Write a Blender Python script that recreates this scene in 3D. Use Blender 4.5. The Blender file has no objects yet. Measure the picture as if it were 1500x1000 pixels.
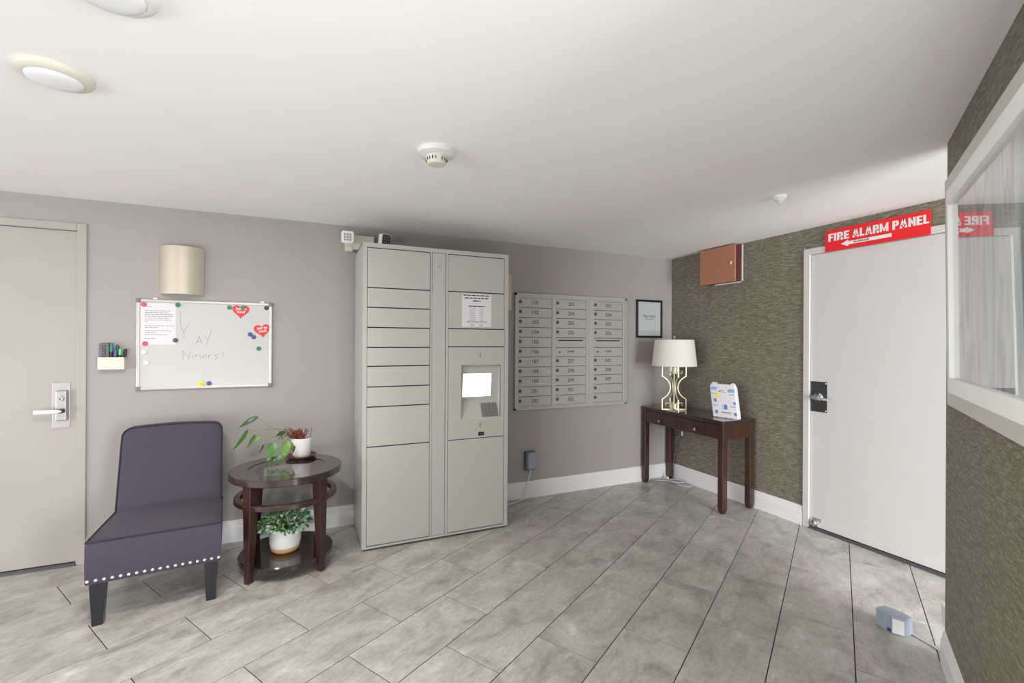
import bpy, math, random
from mathutils import Vector, Matrix
random.seed(7)
S = bpy.context.scene
COL = S.collection
R = math.radians
PI = math.pi

# ------------------------------------------------------------------ camera, world, light, exposure
H = 2.261                                   # ceiling height
CAM = Vector((-3.4958, -3.7084, 1.3886))
cd = bpy.data.cameras.new('camera'); cam = bpy.data.objects.new('camera', cd); COL.objects.link(cam)
cd.sensor_width = 36.0; cd.lens = 677.4551 * 36.0 / 1500.0
cd.shift_y = 0.8425 / 1500.0
cd.clip_start = 0.02
yaw = R(24.2895)
cam.matrix_world = (Matrix.Translation(CAM) @ Matrix.Rotation(-yaw, 4, 'Z') @ Matrix.Rotation(R(90), 4, 'X')
                    @ Matrix.Rotation(R(0.2937), 4, 'Z'))
S.camera = cam

W = bpy.data.worlds.new('world'); S.world = W; W.use_nodes = True
W.node_tree.nodes['Background'].inputs[0].default_value = (0.80, 0.90, 1.0, 1)
W.node_tree.nodes['Background'].inputs[1].default_value = 0.6

TD = R(30.4648)                             # direction of tile rows and of the near wall
DV = Vector((math.cos(TD), math.sin(TD), 0)); NV = Vector((math.sin(TD), -math.cos(TD), 0))
WC_N = 1.806                                # near wall plane:  NV.p = WC_N
WC_E = DV.dot(Vector((-.949, -2.653, 0)))   # free end of the near wall along DV
DL = -9.2                                   # glazed wall plane: DV.p = DL

def area(name, loc, aim, sx, sy, power, color):
    l = bpy.data.lights.new(name, 'AREA'); l.shape = 'RECTANGLE'; l.size = sx; l.size_y = sy
    l.energy = power; l.color = color
    o = bpy.data.objects.new(name, l); COL.objects.link(o); o.location = loc
    o.rotation_euler = Vector(aim).to_track_quat('-Z', 'Y').to_euler()
    return o
wl = DV * (DL - .14) + NV * (-1.55) + Vector((0, 0, 1.1))
area('daylight_through_glazing', wl, DV + Vector((0, 0, .10)), 5.2, 2.1, 108, (.97, .985, 1.0))
area('added_ceiling_fill', wl + Vector((0, 0, -.65)) - DV * .06, DV + Vector((0, 0, .9)), 5.2, .8, 78, (.97, .985, 1.0))  # added fill lamp, aimed up to brighten the ceiling
wc = DV * (WC_E - 3.75) + NV * (WC_N + .14) + Vector((0, 0, 1.1))
area('added_side_fill', wc + Vector((0, 0, -.65)) + NV * .06, -NV + Vector((0, 0, .9)), 3.9, .8, 46, (.95, .975, 1.0))  # added fill lamp near the camera, aimed up and into the room

area('added_alcove_fill', (-1.15, -5.66, 1.1), (.0, 1, -.55), 2.1, 2.0, 260, (.98, .985, 1.0))  # added fill lamp, out of view, lifts the right side
LAMP_W = 17.0                                # watts of each visible ceiling disc
S.view_settings.view_transform = 'Standard'
S.view_settings.look = 'None'
S.view_settings.exposure = 0.10
S.view_settings.gamma = 1.0
S.view_settings.use_curve_mapping = False

# ------------------------------------------------------------------ materials
def srgb(r, g, b):
    f = lambda c: (c / 12.92 if c <= .04045 else ((c + .055) / 1.055) ** 2.4)
    return tuple(f(v / 255.0) for v in (r, g, b))
class NT:
    def __init__(s, name):
        s.m = bpy.data.materials.new(name); s.m.use_nodes = True
        s.t = s.m.node_tree; s.b = s.t.nodes['Principled BSDF']
    def n(s, typ, **kw):
        x = s.t.nodes.new(typ)
        for k, v in kw.items():
            if k in x.inputs: x.inputs[k].default_value = v
            else: setattr(x, k, v)
        return x
    def l(s, a, b): s.t.links.new(a, b)
    def coords(s, scale=(1, 1, 1), out='Object'):
        tc = s.n('ShaderNodeTexCoord'); mp = s.n('ShaderNodeMapping'); mp.inputs['Scale'].default_value = scale
        s.l(tc.outputs[out], mp.inputs[0]); return mp.outputs[0]
    def ramp(s, src, stops):
        r = s.n('ShaderNodeValToRGB'); e = r.color_ramp.elements
        while len(e) < len(stops): e.new(.5)
        for i, (p, c) in enumerate(stops): e[i].position = p; e[i].color = (*c, 1)
        s.l(src, r.inputs[0]); return r.outputs[0]
    def bump(s, src, strength, dist=.002):
        b = s.n('ShaderNodeBump'); b.inputs['Strength'].default_value = strength; b.inputs['Distance'].default_value = dist
        s.l(src, b.inputs['Height']); s.l(b.outputs[0], s.b.inputs['Normal'])
def flat(name, col, rough=.5, metal=0.0, var=.04, scale=30, coat=0, bump=0, spec=.5):
    t = NT(name)
    t.b.inputs['Roughness'].default_value = rough; t.b.inputs['Metallic'].default_value = metal
    t.b.inputs['Coat Weight'].default_value = coat; t.b.inputs['Specular IOR Level'].default_value = spec
    nz = t.n('ShaderNodeTexNoise', Scale=scale, Detail=3.0)
    t.l(t.coords(), nz.inputs['Vector'])
    t.l(t.ramp(nz.outputs[0], [(.25, tuple(c * (1 - var) for c in col)), (.75, tuple(min(1, c * (1 + var)) for c in col))]), t.b.inputs['Base Color'])
    if bump: t.bump(nz.outputs[0], bump)
    return t.m
def emis(name, col, strength):
    t = NT(name); t.b.inputs['Base Color'].default_value = (*col, 1)
    t.b.inputs['Emission Color'].default_value = (*col, 1); t.b.inputs['Emission Strength'].default_value = strength
    return t.m
def fabric(name, c0, c1, scale=900, bump=.4, rough=.9):
    t = NT(name); t.b.inputs['Roughness'].default_value = rough; t.b.inputs['Sheen Weight'].default_value = .04
    a = t.n('ShaderNodeTexNoise', Scale=1.0, Detail=2.0); t.l(t.coords((scale * .15, scale * .15, scale)), a.inputs['Vector'])
    b = t.n('ShaderNodeTexNoise', Scale=1.0, Detail=2.0); t.l(t.coords((scale, scale, scale * .15)), b.inputs['Vector'])
    mx = t.n('ShaderNodeMath', operation='ADD'); t.l(a.outputs[0], mx.inputs[0]); t.l(b.outputs[0], mx.inputs[1])
    hf = t.n('ShaderNodeMath', operation='MULTIPLY'); hf.inputs[1].default_value = .5; t.l(mx.outputs[0], hf.inputs[0])
    t.l(t.ramp(hf.outputs[0], [(.35, c0), (.65, c1)]), t.b.inputs['Base Color'])
    t.bump(hf.outputs[0], bump, .001)
    return t.m
def wood(name, c0, c1, scale=(60, 60, 3), rough=.28, coat=.3):
    t = NT(name); t.b.inputs['Roughness'].default_value = rough; t.b.inputs['Coat Weight'].default_value = coat; t.b.inputs['Coat Roughness'].default_value = .12
    a = t.n('ShaderNodeTexNoise', Scale=1.0, Detail=6.0, Distortion=.6); t.l(t.coords(scale), a.inputs['Vector'])
    t.l(t.ramp(a.outputs[0], [(.3, c0), (.7, c1)]), t.b.inputs['Base Color'])
    t.bump(a.outputs[0], .03, .0006)
    return t.m
def wallpaper(name):
    t = NT(name); t.b.inputs['Roughness'].default_value = .62; t.b.inputs['Specular IOR Level'].default_value = .4
    w = t.n('ShaderNodeTexNoise', Scale=9.0, Detail=2.0); t.l(t.coords(), w.inputs['Vector'])
    sep = t.n('ShaderNodeMixRGB', blend_type='ADD'); sep.inputs[0].default_value = .03
    t.l(t.coords(), sep.inputs[1]); t.l(w.outputs['Color'], sep.inputs[2])
    mp = t.n('ShaderNodeMapping'); mp.inputs['Scale'].default_value = (16, 16, 150); t.l(sep.outputs[0], mp.inputs[0])
    a = t.n('ShaderNodeTexNoise', Scale=1.0, Detail=4.0, Roughness=.6); t.l(mp.outputs[0], a.inputs['Vector'])
    mp2 = t.n('ShaderNodeMapping'); mp2.inputs['Scale'].default_value = (45, 45, 420); t.l(sep.outputs[0], mp2.inputs[0])
    b = t.n('ShaderNodeTexNoise', Scale=1.0, Detail=2.0); t.l(mp2.outputs[0], b.inputs['Vector'])
    ad = t.n('ShaderNodeMath', operation='ADD'); t.l(a.outputs[0], ad.inputs[0]); t.l(b.outputs[0], ad.inputs[1])
    hf = t.n('ShaderNodeMath', operation='MULTIPLY'); hf.inputs[1].default_value = .5; t.l(ad.outputs[0], hf.inputs[0])
    t.l(t.ramp(hf.outputs[0], [(.36, srgb(86, 80, 69)), (.5, srgb(116, 110, 97)), (.62, srgb(150, 143, 126)), (.72, srgb(178, 171, 152))]), t.b.inputs['Base Color'])
    t.bump(hf.outputs[0], .5, .003)
    return t.m
def tile_mat(name):
    t = NT(name); t.b.inputs['Roughness'].default_value = .33; t.b.inputs['Specular IOR Level'].default_value = .45
    tc = t.n('ShaderNodeTexCoord'); oi = t.n('ShaderNodeObjectInfo')
    sc = t.n('ShaderNodeVectorMath', operation='SCALE'); sc.inputs[3].default_value = 37.0
    cb = t.n('ShaderNodeCombineXYZ'); t.l(oi.outputs['Random'], cb.inputs[0]); t.l(oi.outputs['Random'], cb.inputs[1]); t.l(cb.outputs[0], sc.inputs[0])
    ad = t.n('ShaderNodeVectorMath', operation='ADD'); t.l(tc.outputs['Object'], ad.inputs[0]); t.l(sc.outputs[0], ad.inputs[1])
    m1 = t.n('ShaderNodeMapping'); m1.inputs['Scale'].default_value = (4.2, 6.5, 4); t.l(ad.outputs[0], m1.inputs[0])
    a = t.n('ShaderNodeTexNoise', Scale=1.0, Detail=9.0, Roughness=.62, Distortion=.7); t.l(m1.outputs[0], a.inputs['Vector'])
    m2 = t.n('ShaderNodeMapping'); m2.inputs['Scale'].default_value = (9, 24, 9); m2.inputs['Rotation'].default_value = (0, 0, .5); t.l(ad.outputs[0], m2.inputs[0])
    b = t.n('ShaderNodeTexNoise', Scale=1.0, Detail=6.0, Roughness=.65, Distortion=1.2); t.l(m2.outputs[0], b.inputs['Vector'])
    base = t.ramp(a.outputs[0], [(.3, srgb(146, 143, 137)), (.48, srgb(174, 171, 165)), (.62, srgb(188, 185, 180)), (.75, srgb(210, 208, 206))])
    streak = t.ramp(b.outputs[0], [(.34, (.82, .82, .815)), (.47, (1, 1, 1)), (.6, (1.0, 1.0, 1.0)), (.72, (1.16, 1.16, 1.17))])
    mm = t.n('ShaderNodeMixRGB', blend_type='MULTIPLY'); mm.inputs[0].default_value = .85; t.l(base, mm.inputs[1]); t.l(streak, mm.inputs[2])
    m4 = t.n('ShaderNodeMapping'); m4.inputs['Scale'].default_value = (30, 45, 30); t.l(ad.outputs[0], m4.inputs[0])
    c4 = t.n('ShaderNodeTexNoise', Scale=1.0, Detail=8.0, Roughness=.75); t.l(m4.outputs[0], c4.inputs['Vector'])
    fine = t.ramp(c4.outputs[0], [(.28, (.78, .78, .775)), (.5, (1, 1, 1)), (.72, (1.2, 1.2, 1.2))])
    mf = t.n('ShaderNodeMixRGB', blend_type='MULTIPLY'); mf.inputs[0].default_value = 1.0; t.l(mm.outputs[0], mf.inputs[1]); t.l(fine, mf.inputs[2]); mm = mf
    tn = t.n('ShaderNodeMapRange'); tn.inputs['To Min'].default_value = .95; tn.inputs['To Max'].default_value = 1.05; t.l(oi.outputs['Random'], tn.inputs['Value'])
    m3 = t.n('ShaderNodeMixRGB', blend_type='MULTIPLY'); m3.inputs[0].default_value = 1; t.l(mm.outputs[0], m3.inputs[1]); t.l(tn.outputs[0], m3.inputs[2])
    t.l(m3.outputs[0], t.b.inputs['Base Color'])
    t.bump(b.outputs[0], .08, .001)
    return t.m
def glass_mat(name, tint=(1, 1, 1), boost=1.7, ior=1.5):
    t = NT(name); t.t.nodes.remove(t.b)
    fr = t.n('ShaderNodeLayerWeight', Blend=.5); p5 = t.n('ShaderNodeMath', operation='POWER'); p5.inputs[1].default_value = 5.0
    t.l(fr.outputs['Facing'], p5.inputs[0])
    ma = t.n('ShaderNodeMath', operation='MULTIPLY_ADD'); ma.inputs[1].default_value = .96; ma.inputs[2].default_value = .04; t.l(p5.outputs[0], ma.inputs[0])
    mu = t.n('ShaderNodeMath', operation='MULTIPLY', use_clamp=True); mu.inputs[1].default_value = boost
    t.l(ma.outputs[0], mu.inputs[0])
    tr = t.n('ShaderNodeBsdfTransparent'); tr.inputs[0].default_value = (*tint, 1); gl = t.n('ShaderNodeBsdfGlossy'); gl.inputs['Roughness'].default_value = .0
    mx = t.n('ShaderNodeMixShader'); t.l(mu.outputs[0], mx.inputs[0]); t.l(tr.outputs[0], mx.inputs[1]); t.l(gl.outputs[0], mx.inputs[2])
    t.l(mx.outputs[0], t.t.nodes['Material Output'].inputs[0])
    return t.m
def art_mat(name):
    t = NT(name); t.b.inputs['Roughness'].default_value = .8
    a = t.n('ShaderNodeTexNoise', Scale=1.0, Detail=5.0); t.l(t.coords((6.5, 6.5, 1.1)), a.inputs['Vector'])
    c = t.ramp(a.outputs[0], [(.28, srgb(110, 152, 160)), (.38, srgb(186, 202, 204)), (.46, srgb(238, 240, 240)), (.52, srgb(180, 186, 192)), (.58, srgb(246, 244, 240)), (.66, srgb(166, 178, 190)), (.76, srgb(226, 190, 158))])
    t.l(c, t.b.inputs['Base Color'])
    return t.m

M = dict(
    wall=flat('grey_wall_paint', srgb(163, 158, 155), .75, var=.012, scale=4, bump=0.0, spec=.3),
    ceil=flat('white_ceiling_paint', srgb(244, 242, 239), .85, var=.012, scale=3, spec=.2),
    trim=flat('white_trim_paint', srgb(226, 225, 226), .4, var=.015),
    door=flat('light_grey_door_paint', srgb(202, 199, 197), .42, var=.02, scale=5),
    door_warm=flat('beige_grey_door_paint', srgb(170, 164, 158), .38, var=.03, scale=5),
    paper=wallpaper('woven_wallpaper'),
    grout=flat('dark_grout', srgb(48, 42, 40), .9),
    tile=tile_mat('grey_stone_tile'),
    locker=flat('grey_green_powder_coat', srgb(178, 178, 171), .38, var=.01, scale=4),
    lockgap=flat('painted_gap_shade', srgb(40, 38, 34), .8),  # dark colour stands in for shade in the door gaps
    mail=flat('silver_grey_mailbox_metal', srgb(178, 177, 171), .36, metal=.15, var=.02),
    maildoor=flat('mailbox_door_metal', srgb(174, 172, 166), .34, metal=.15, var=.02),
    dark=flat('dark_grey_plastic', srgb(52, 52, 54), .5),
    black=flat('black_paint', srgb(18, 17, 18), .35),
    ink=flat('dark_ink', srgb(60, 58, 58), .8),
    inkgrey=flat('grey_ink', srgb(150, 150, 154), .8),
    inkpink=flat('pink_ink', srgb(196, 150, 160), .8),
    white=flat('white_plastic', srgb(228, 227, 224), .35, var=.01),
    sheet=flat('white_paper', srgb(216, 214, 218), .8, var=.01),
    cream=flat('cream_plastic', srgb(214, 211, 197), .4, var=.015),
    board=flat('whiteboard_enamel', srgb(198, 198, 196), .22, var=.006, scale=3),
    alu=flat('brushed_aluminium', srgb(202, 199, 194), .4, metal=.5, var=.03),
    chrome=flat('chrome', srgb(210, 212, 216), .12, metal=1.0, var=.02),
    satin=flat('satin_metal', srgb(182, 180, 180), .36, metal=.7, var=.03),
    corner=flat('grey_corner_plastic', srgb(120, 118, 118), .4),
    sconce=flat('brushed_nickel_sconce', srgb(198, 189, 172), .5, metal=.3, var=.04, scale=8),
    chair=fabric('purple_grey_upholstery', srgb(58, 52, 66), srgb(75, 68, 83)),
    piping=fabric('dark_piping', srgb(36, 33, 42), srgb(48, 44, 54)),
    chairleg=wood('black_stained_wood', srgb(24, 26, 32), srgb(34, 36, 42), rough=.3),
    nail=flat('nickel_nail', srgb(222, 216, 222), .25, metal=.8),
    espresso=wood('espresso_wood', srgb(36, 22, 20), srgb(66, 38, 30)),
    espresso_top=wood('espresso_wood_top', srgb(38, 28, 28), srgb(58, 42, 38), (3, 50, 50), .16, .6),
    shelfwood=wood('espresso_shelf', srgb(28, 22, 24), srgb(44, 32, 32), (3, 40, 40), .1, .6),
    red_oak=wood('espresso_wood_console', srgb(36, 22, 19), srgb(74, 44, 33), rough=.3),
    glass=glass_mat('clear_glass', (.86, .9, .88), 1.6),
    picglass=glass_mat('picture_glass', (.98, .98, .98), 1.6),
    tableglass=flat('table_glass_backing', srgb(196, 200, 198), .04, var=.0, coat=1.0),
    leaf=flat('green_leaf', srgb(66, 112, 42), .38, var=.25, scale=40),
    leafdark=flat('dark_green_leaf', srgb(38, 72, 30), .35, var=.2, scale=40),
    leaflight=flat('light_green_leaf', srgb(98, 134, 62), .4, var=.25, scale=50),
    stem=flat('green_stem', srgb(124, 134, 86), .6),
    dried=flat('dried_brown_stem', srgb(128, 72, 48), .8, var=.35, scale=90),
    soil=flat('potting_soil', srgb(58, 42, 34), .95, var=.4, scale=120),
    pot=flat('white_ceramic', srgb(240, 239, 238), .22, var=.01),
    tanband=flat('tan_clay_band', srgb(206, 168, 122), .6, var=.05),
    saucer=flat('brown_saucer', srgb(104, 66, 54), .4),
    gold=flat('champagne_metal', srgb(206, 198, 166), .42, metal=.35, var=.04),
    shade=fabric('white_linen_shade', srgb(214, 206, 200), srgb(228, 222, 216), 500, .15),
    blue=flat('blue_print', srgb(70, 122, 192), .6),
    lightblue=flat('light_blue_print', srgb(132, 172, 220), .6),
    yellow=flat('yellow_sticker', srgb(242, 222, 66), .5),
    red=flat('red_sign', srgb(226, 32, 40), .35, var=.01),
    heartred=flat('red_heart', srgb(214, 44, 48), .4),
    copper=flat('brown_red_paint', srgb(172, 116, 90), .45, var=.03),
    copperdark=flat('dark_brown_paint', srgb(84, 40, 30), .5, var=.05),
    mgreen=flat('green_plastic', srgb(34, 130, 86), .35), mred=flat('red_plastic', srgb(206, 84, 92), .35),
    mblue=flat('blue_plastic', srgb(64, 82, 150), .35), mblack=flat('black_plastic', srgb(40, 40, 42), .35),
    mgrey=flat('dark_grey_magnet', srgb(82, 84, 86), .35), myellow=flat('yellow_plastic', srgb(232, 214, 70), .4),
    teal=flat('teal_plastic', srgb(30, 130, 126), .35), purple=flat('purple_plastic', srgb(86, 78, 150), .35), lime=flat('bright_green_plastic', srgb(76, 200, 110), .35),
    eraser=flat('grey_felt', srgb(112, 112, 114), .9),
    screen=emis('lit_screen', (1.0, 1.0, .97), 1.0),
    paleyellow=emis('pale_yellow_screen_band', (1.0, .97, .80), .9),
    keypad=flat('keypad_metal', srgb(116, 112, 104), .5, var=.1, scale=200),
    diffuser=flat('frosted_diffuser', srgb(236, 237, 238), .4, var=.0),
    beige=flat('beige_plastic', srgb(196, 188, 158), .5),
    bluegrey=flat('blue_grey_plastic', srgb(150, 160, 176), .4, var=.02),
    slate=flat('slate_grey_plastic', srgb(96, 100, 112), .45),
    cordw=flat('white_cord', srgb(222, 222, 226), .5), cordg=flat('grey_cord', srgb(186, 188, 196), .5), corddark=flat('brown_cord', srgb(96, 90, 84), .5),
    frame_silver=flat('pale_silver_frame', srgb(206, 204, 196), .4, metal=.2, var=.02), frame_white=flat('white_inner_frame', srgb(246, 246, 242), .4, var=.005),
    art=art_mat('streaked_painting'),
    led=flat('led_lens', srgb(232, 234, 236), .3, var=.1, scale=160),
    darkglass=flat('dark_led_lens', srgb(78, 76, 80), .25, var=.3, scale=220),
    pewter=flat('dark_pewter', srgb(120, 116, 114), .3, metal=.8),
    threshold=flat('threshold_metal', srgb(110, 108, 112), .4, metal=.6),
)

# ------------------------------------------------------------------ mesh builder
class MB:
    def __init__(s): s.v = []; s.f = []
    def add(s, vs, fs):
        o = len(s.v); s.v += [tuple(v) for v in vs]; s.f += [tuple(i + o for i in f) for f in fs]; return s
    def box(s, a, b):
        x0, y0, z0 = (min(a[i], b[i]) for i in range(3)); x1, y1, z1 = (max(a[i], b[i]) for i in range(3))
        return s.add([(x0, y0, z0), (x1, y0, z0), (x1, y1, z0), (x0, y1, z0), (x0, y0, z1), (x1, y0, z1), (x1, y1, z1), (x0, y1, z1)],
                     [(3, 2, 1, 0), (4, 5, 6, 7), (0, 1, 5, 4), (1, 2, 6, 5), (2, 3, 7, 6), (3, 0, 4, 7)])
    def loft(s, rings, cap=True, closed=True):
        n = len(rings[0]); vs = [p for r in rings for p in r]; fs = []
        for i in range(len(rings) - 1):
            for j in range(n if closed else n - 1):
                k = (j + 1) % n; fs.append((i * n + j, i * n + k, (i + 1) * n + k, (i + 1) * n + j))
        if cap: fs.append(tuple(range(n - 1, -1, -1))); fs.append(tuple((len(rings) - 1) * n + j for j in range(n)))
        return s.add(vs, fs)
    def prism(s, pts, z0, z1):
        return s.loft([[(x, y, z0) for x, y in pts], [(x, y, z1) for x, y in pts]])
    def lathe(s, prof, n=32, c=(0, 0, 0), cap=True):
        return s.loft([[(c[0] + r * math.cos(2 * PI * j / n), c[1] + r * math.sin(2 * PI * j / n), c[2] + z) for j in range(n)] for r, z in prof], cap)
    def tube(s, path, r, n=6, closed=False, rot=0.0, taper=None):
        P = [Vector(p) for p in path]; rings = []; m = len(P); up = None
        for i, p in enumerate(P):
            a = P[(i - 1) % m] if (closed or i > 0) else p; b = P[(i + 1) % m] if (closed or i < m - 1) else p
            d0 = (p - a).normalized() if (p - a).length > 1e-9 else (b - p).normalized()
            d1 = (b - p).normalized() if (b - p).length > 1e-9 else d0
            t = (d0 + d1); t = t.normalized() if t.length > 1e-6 else d1
            if up is None:
                up = Vector((0, 0, 1)) if abs(t.z) < .9 else Vector((1, 0, 0))
            x = (up - t * up.dot(t))
            if x.length < 1e-4: x = t.orthogonal()
            x.normalize(); y = t.cross(x); up = x
            k = 1.0 / max(.55, math.cos(d0.angle(d1) / 2)) if d0.length and d1.length else 1
            rr = r * (taper[i] if taper else 1)
            rings.append([p + (x * math.cos(2 * PI * j / n + rot) + y * math.sin(2 * PI * j / n + rot)) * rr * (k if n == 4 else 1) for j in range(n)])
        if closed: rings.append(rings[0])
        return s.loft(rings, not closed)
    def grid(s, fn, nu, nv):
        vs = [fn(i / nu, j / nv) for i in range(nu + 1) for j in range(nv + 1)]
        fs = [(i * (nv + 1) + j, (i + 1) * (nv + 1) + j, (i + 1) * (nv + 1) + j + 1, i * (nv + 1) + j + 1) for i in range(nu) for j in range(nv)]
        return s.add(vs, fs)
    def xf(s, mat):
        s.v = [tuple(mat @ Vector(v)) for v in s.v]; return s
    def mesh(s, name, m, smooth=None):
        me = bpy.data.meshes.new(name); me.from_pydata(s.v, [], s.f); me.update()
        import bmesh as _b
        bm = _b.new(); bm.from_mesh(me); _b.ops.recalc_face_normals(bm, faces=bm.faces); bm.to_mesh(me); bm.free()
        if m: me.materials.append(m)
        if smooth is not None:
            for p in me.polygons: p.use_smooth = True
            me.set_sharp_from_angle(angle=R(smooth))
        return me
STUFF = {'small_print', 'bold_print', 'pink_print', 'fine_print', 'subtitle', 'handwriting', 'light_blue_print', 'blue_print', 'dark_print', 'dried_stems', 'stems', 'led_cells', 'keypad_keys', 'wrapper_folds', 'caulk_line', 'dark_mark'}
def O(name, mb, m, parent=None, smooth=None, bevel=0, seg=2, loc=None, rot=None):
    me = mb.mesh(name, m, smooth); o = bpy.data.objects.new(name, me); COL.objects.link(o)
    if name in STUFF: o['kind'] = 'stuff'
    if parent: o.parent = parent
    if loc is not None: o.location = loc
    if rot is not None: o.rotation_euler = rot
    if bevel:
        b = o.modifiers.new('bevel', 'BEVEL'); b.width = bevel; b.segments = seg; b.limit_method = 'ANGLE'; b.angle_limit = R(40)
        b.harden_normals = False
    return o
def tag(o, label=None, cat=None, group=None, kind=None):
    if label: o['label'] = label
    if cat: o['category'] = cat
    if group: o['group'] = group
    if kind: o['kind'] = kind
    return o
def thing(name, label, cat, loc=(0, 0, 0), rz=0.0, group=None):
    o = bpy.data.objects.new(name, None); COL.objects.link(o); o.location = loc; o.rotation_euler = (0, 0, rz); o.empty_display_size = .05
    return tag(o, label, cat, group)
def text(name, body, m, parent, loc, rot, size=None, width=None, height=None, bold=0.0, align='CENTER', ext=.0004, label=None):
    c = bpy.data.curves.new(name, 'FONT'); c.body = body; c.align_x = align; c.align_y = 'CENTER'; c.extrude = ext; c.offset = bold; c.resolution_u = 3
    c.size = size or .1
    c.materials.append(m)
    o = bpy.data.objects.new(name, c); COL.objects.link(o); o.parent = parent; o.location = loc; o.rotation_euler = rot
    if width or height:
        bpy.context.view_layer.update()
        d = o.dimensions
        sx = width / d.x if width else None; sy = height / d.y if height else None
        o.scale = (sx or sy, sy or sx, 1)
    bpy.context.view_layer.update()
    me = bpy.data.meshes.new_from_object(o.evaluated_get(bpy.context.evaluated_depsgraph_get())); me.name = name
    r = bpy.data.objects.new(name, me); COL.objects.link(r); r.parent = parent; r.location = loc; r.rotation_euler = rot; r.scale = o.scale
    bpy.data.objects.remove(o)
    if not me.materials: me.materials.append(m)
    r.name = name
    if label: r['label'] = label
    return r
RA = (R(90), 0, 0)                 # text facing -y (on the back wall)
RB = (R(90), 0, R(-90))            # text facing -x (on the right wall)
def circle(r, n=20, c=(0, 0)): return [(c[0] + r * math.cos(2 * PI * i / n), c[1] + r * math.sin(2 * PI * i / n)) for i in range(n)]
def rrect(w, h, r, n=5):
    pts = []
    for cx, cy, a0 in ((w / 2 - r, h / 2 - r, 0), (-w / 2 + r, h / 2 - r, 90), (-w / 2 + r, -h / 2 + r, 180), (w / 2 - r, -h / 2 + r, 270)):
        for k in range(n + 1):
            a = R(a0 + 90 * k / n); pts.append((cx + r * math.cos(a), cy + r * math.sin(a)))
    return pts
def wallprism(pts, y0, y1):        # outline in x,z extruded along y
    mb = MB(); return mb.loft([[(x, y0, z) for x, z in pts], [(x, y1, z) for x, z in pts]])

# ------------------------------------------------------------------ room shell
XL = -7.42
def clip(poly, n, d):              # keep n.p <= d
    out = []
    for i in range(len(poly)):
        a, b = poly[i], poly[(i + 1) % len(poly)]
        da = n[0] * a[0] + n[1] * a[1] - d; db = n[0] * b[0] + n[1] * b[1] - d
        if da <= 0: out.append(a)
        if (da < 0 < db) or (db < 0 < da):
            t = da / (da - db); out.append((a[0] + (b[0] - a[0]) * t, a[1] + (b[1] - a[1]) * t))
    return out
floor = tag(O('floor', MB().box((-11.2, -7.2, -.06), (.12, .12, -.0045)), M['grout']), kind='structure')
ceiling = tag(O('ceiling', MB().box((-11.2, -7.2, H), (.12, .12, H + .1)), M['ceil']), kind='structure')

D1L, D1R, D1T = -5.735, -4.722, 2.107      # left door, outer frame edges
wb = MB(); wb.box((-11.0, 0, 0), (D1L, .12, H)); wb.box((D1L, 0, D1T), (D1R, .12, H)); wb.box((D1R, 0, 0), (.12, .12, H))
tag(O('wall_back', wb, M['wall']), kind='structure')
D2L, D2R, D2T = -1.402, -2.43, 2.105       # right door, outer frame edges (along y)
wr = MB(); wr.box((0, 0, 0), (.12, D2L, H)); wr.box((0, D2L, D2T), (.12, D2R, H)); wr.box((0, D2R, 0), (.12, -5.7, H))
tag(O('wall_right', wr, M['paper']), kind='structure')
# near wall with its free end; local x along DV, local y along NV
E0 = DV * WC_E + NV * WC_N
wf = MB().box((-1.72, -.12, 0), (0, 0, H)).box((-5.8, -.12, 2.16), (-1.72, 0, H)).box((-7.1, -.12, 0), (-5.8, 0, H))
wall_front = tag(O('wall_front', wf, M['paper'], loc=E0, rot=(0, 0, TD)), kind='structure')
tag(O('wall_alcove', MB().box((-6.2, -5.7, 0), (-2.2, -5.6, H)).box((-2.2, -5.7, 2.12), (-.1, -5.6, H)).box((-.1, -5.7, 0), (0, -5.6, H)), M['wall']), kind='structure')  # unseen doorway opening added to let the alcove fill in
# glazed wall behind the camera; local x along NV, local y along DV
wg = MB()
wg.box((-5.6, -.12, 0), (-4.2, 0, H)); wg.box((-4.2, -.12, 2.16), (1.1, 0, H)); wg.box((1.1, -.12, 0), (1.95, 0, H))
tag(O('wall_left', wg, M['wall'], loc=DV * DL, rot=(0, 0, TD - PI / 2)), kind='structure')
wn = tag(O('window_1', MB().box((-4.2, -.1, 0), (-4.14, -.04, 2.16)).box((1.04, -.1, 0), (1.1, -.04, 2.16)).box((-4.14, -.1, 2.1), (1.04, -.04, 2.16)), M['dark'], loc=DV * DL, rot=(0, 0, TD - PI / 2)), kind='structure')
for x in (-2.8, -1.4, -.1): O('mullion', MB().box((x - .02, -.1, 0), (x + .02, -.04, 2.1)), M['dark'], wn)

wm = tag(O('added_window', MB().box((-5.8, -.1, 0), (-5.74, -.04, 2.16)).box((-1.78, -.1, 0), (-1.72, -.04, 2.16)).box((-5.74, -.1, 2.1), (-1.78, -.04, 2.16)), M['dark'], loc=E0, rot=(0, 0, TD)), kind='structure')  # unseen window added in the near wall for the side fill
for x in (-4.5, -3.1): O('mullion', MB().box((x - .02, -.1, 0), (x + .02, -.04, 2.1)), M['dark'], wm)
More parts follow.
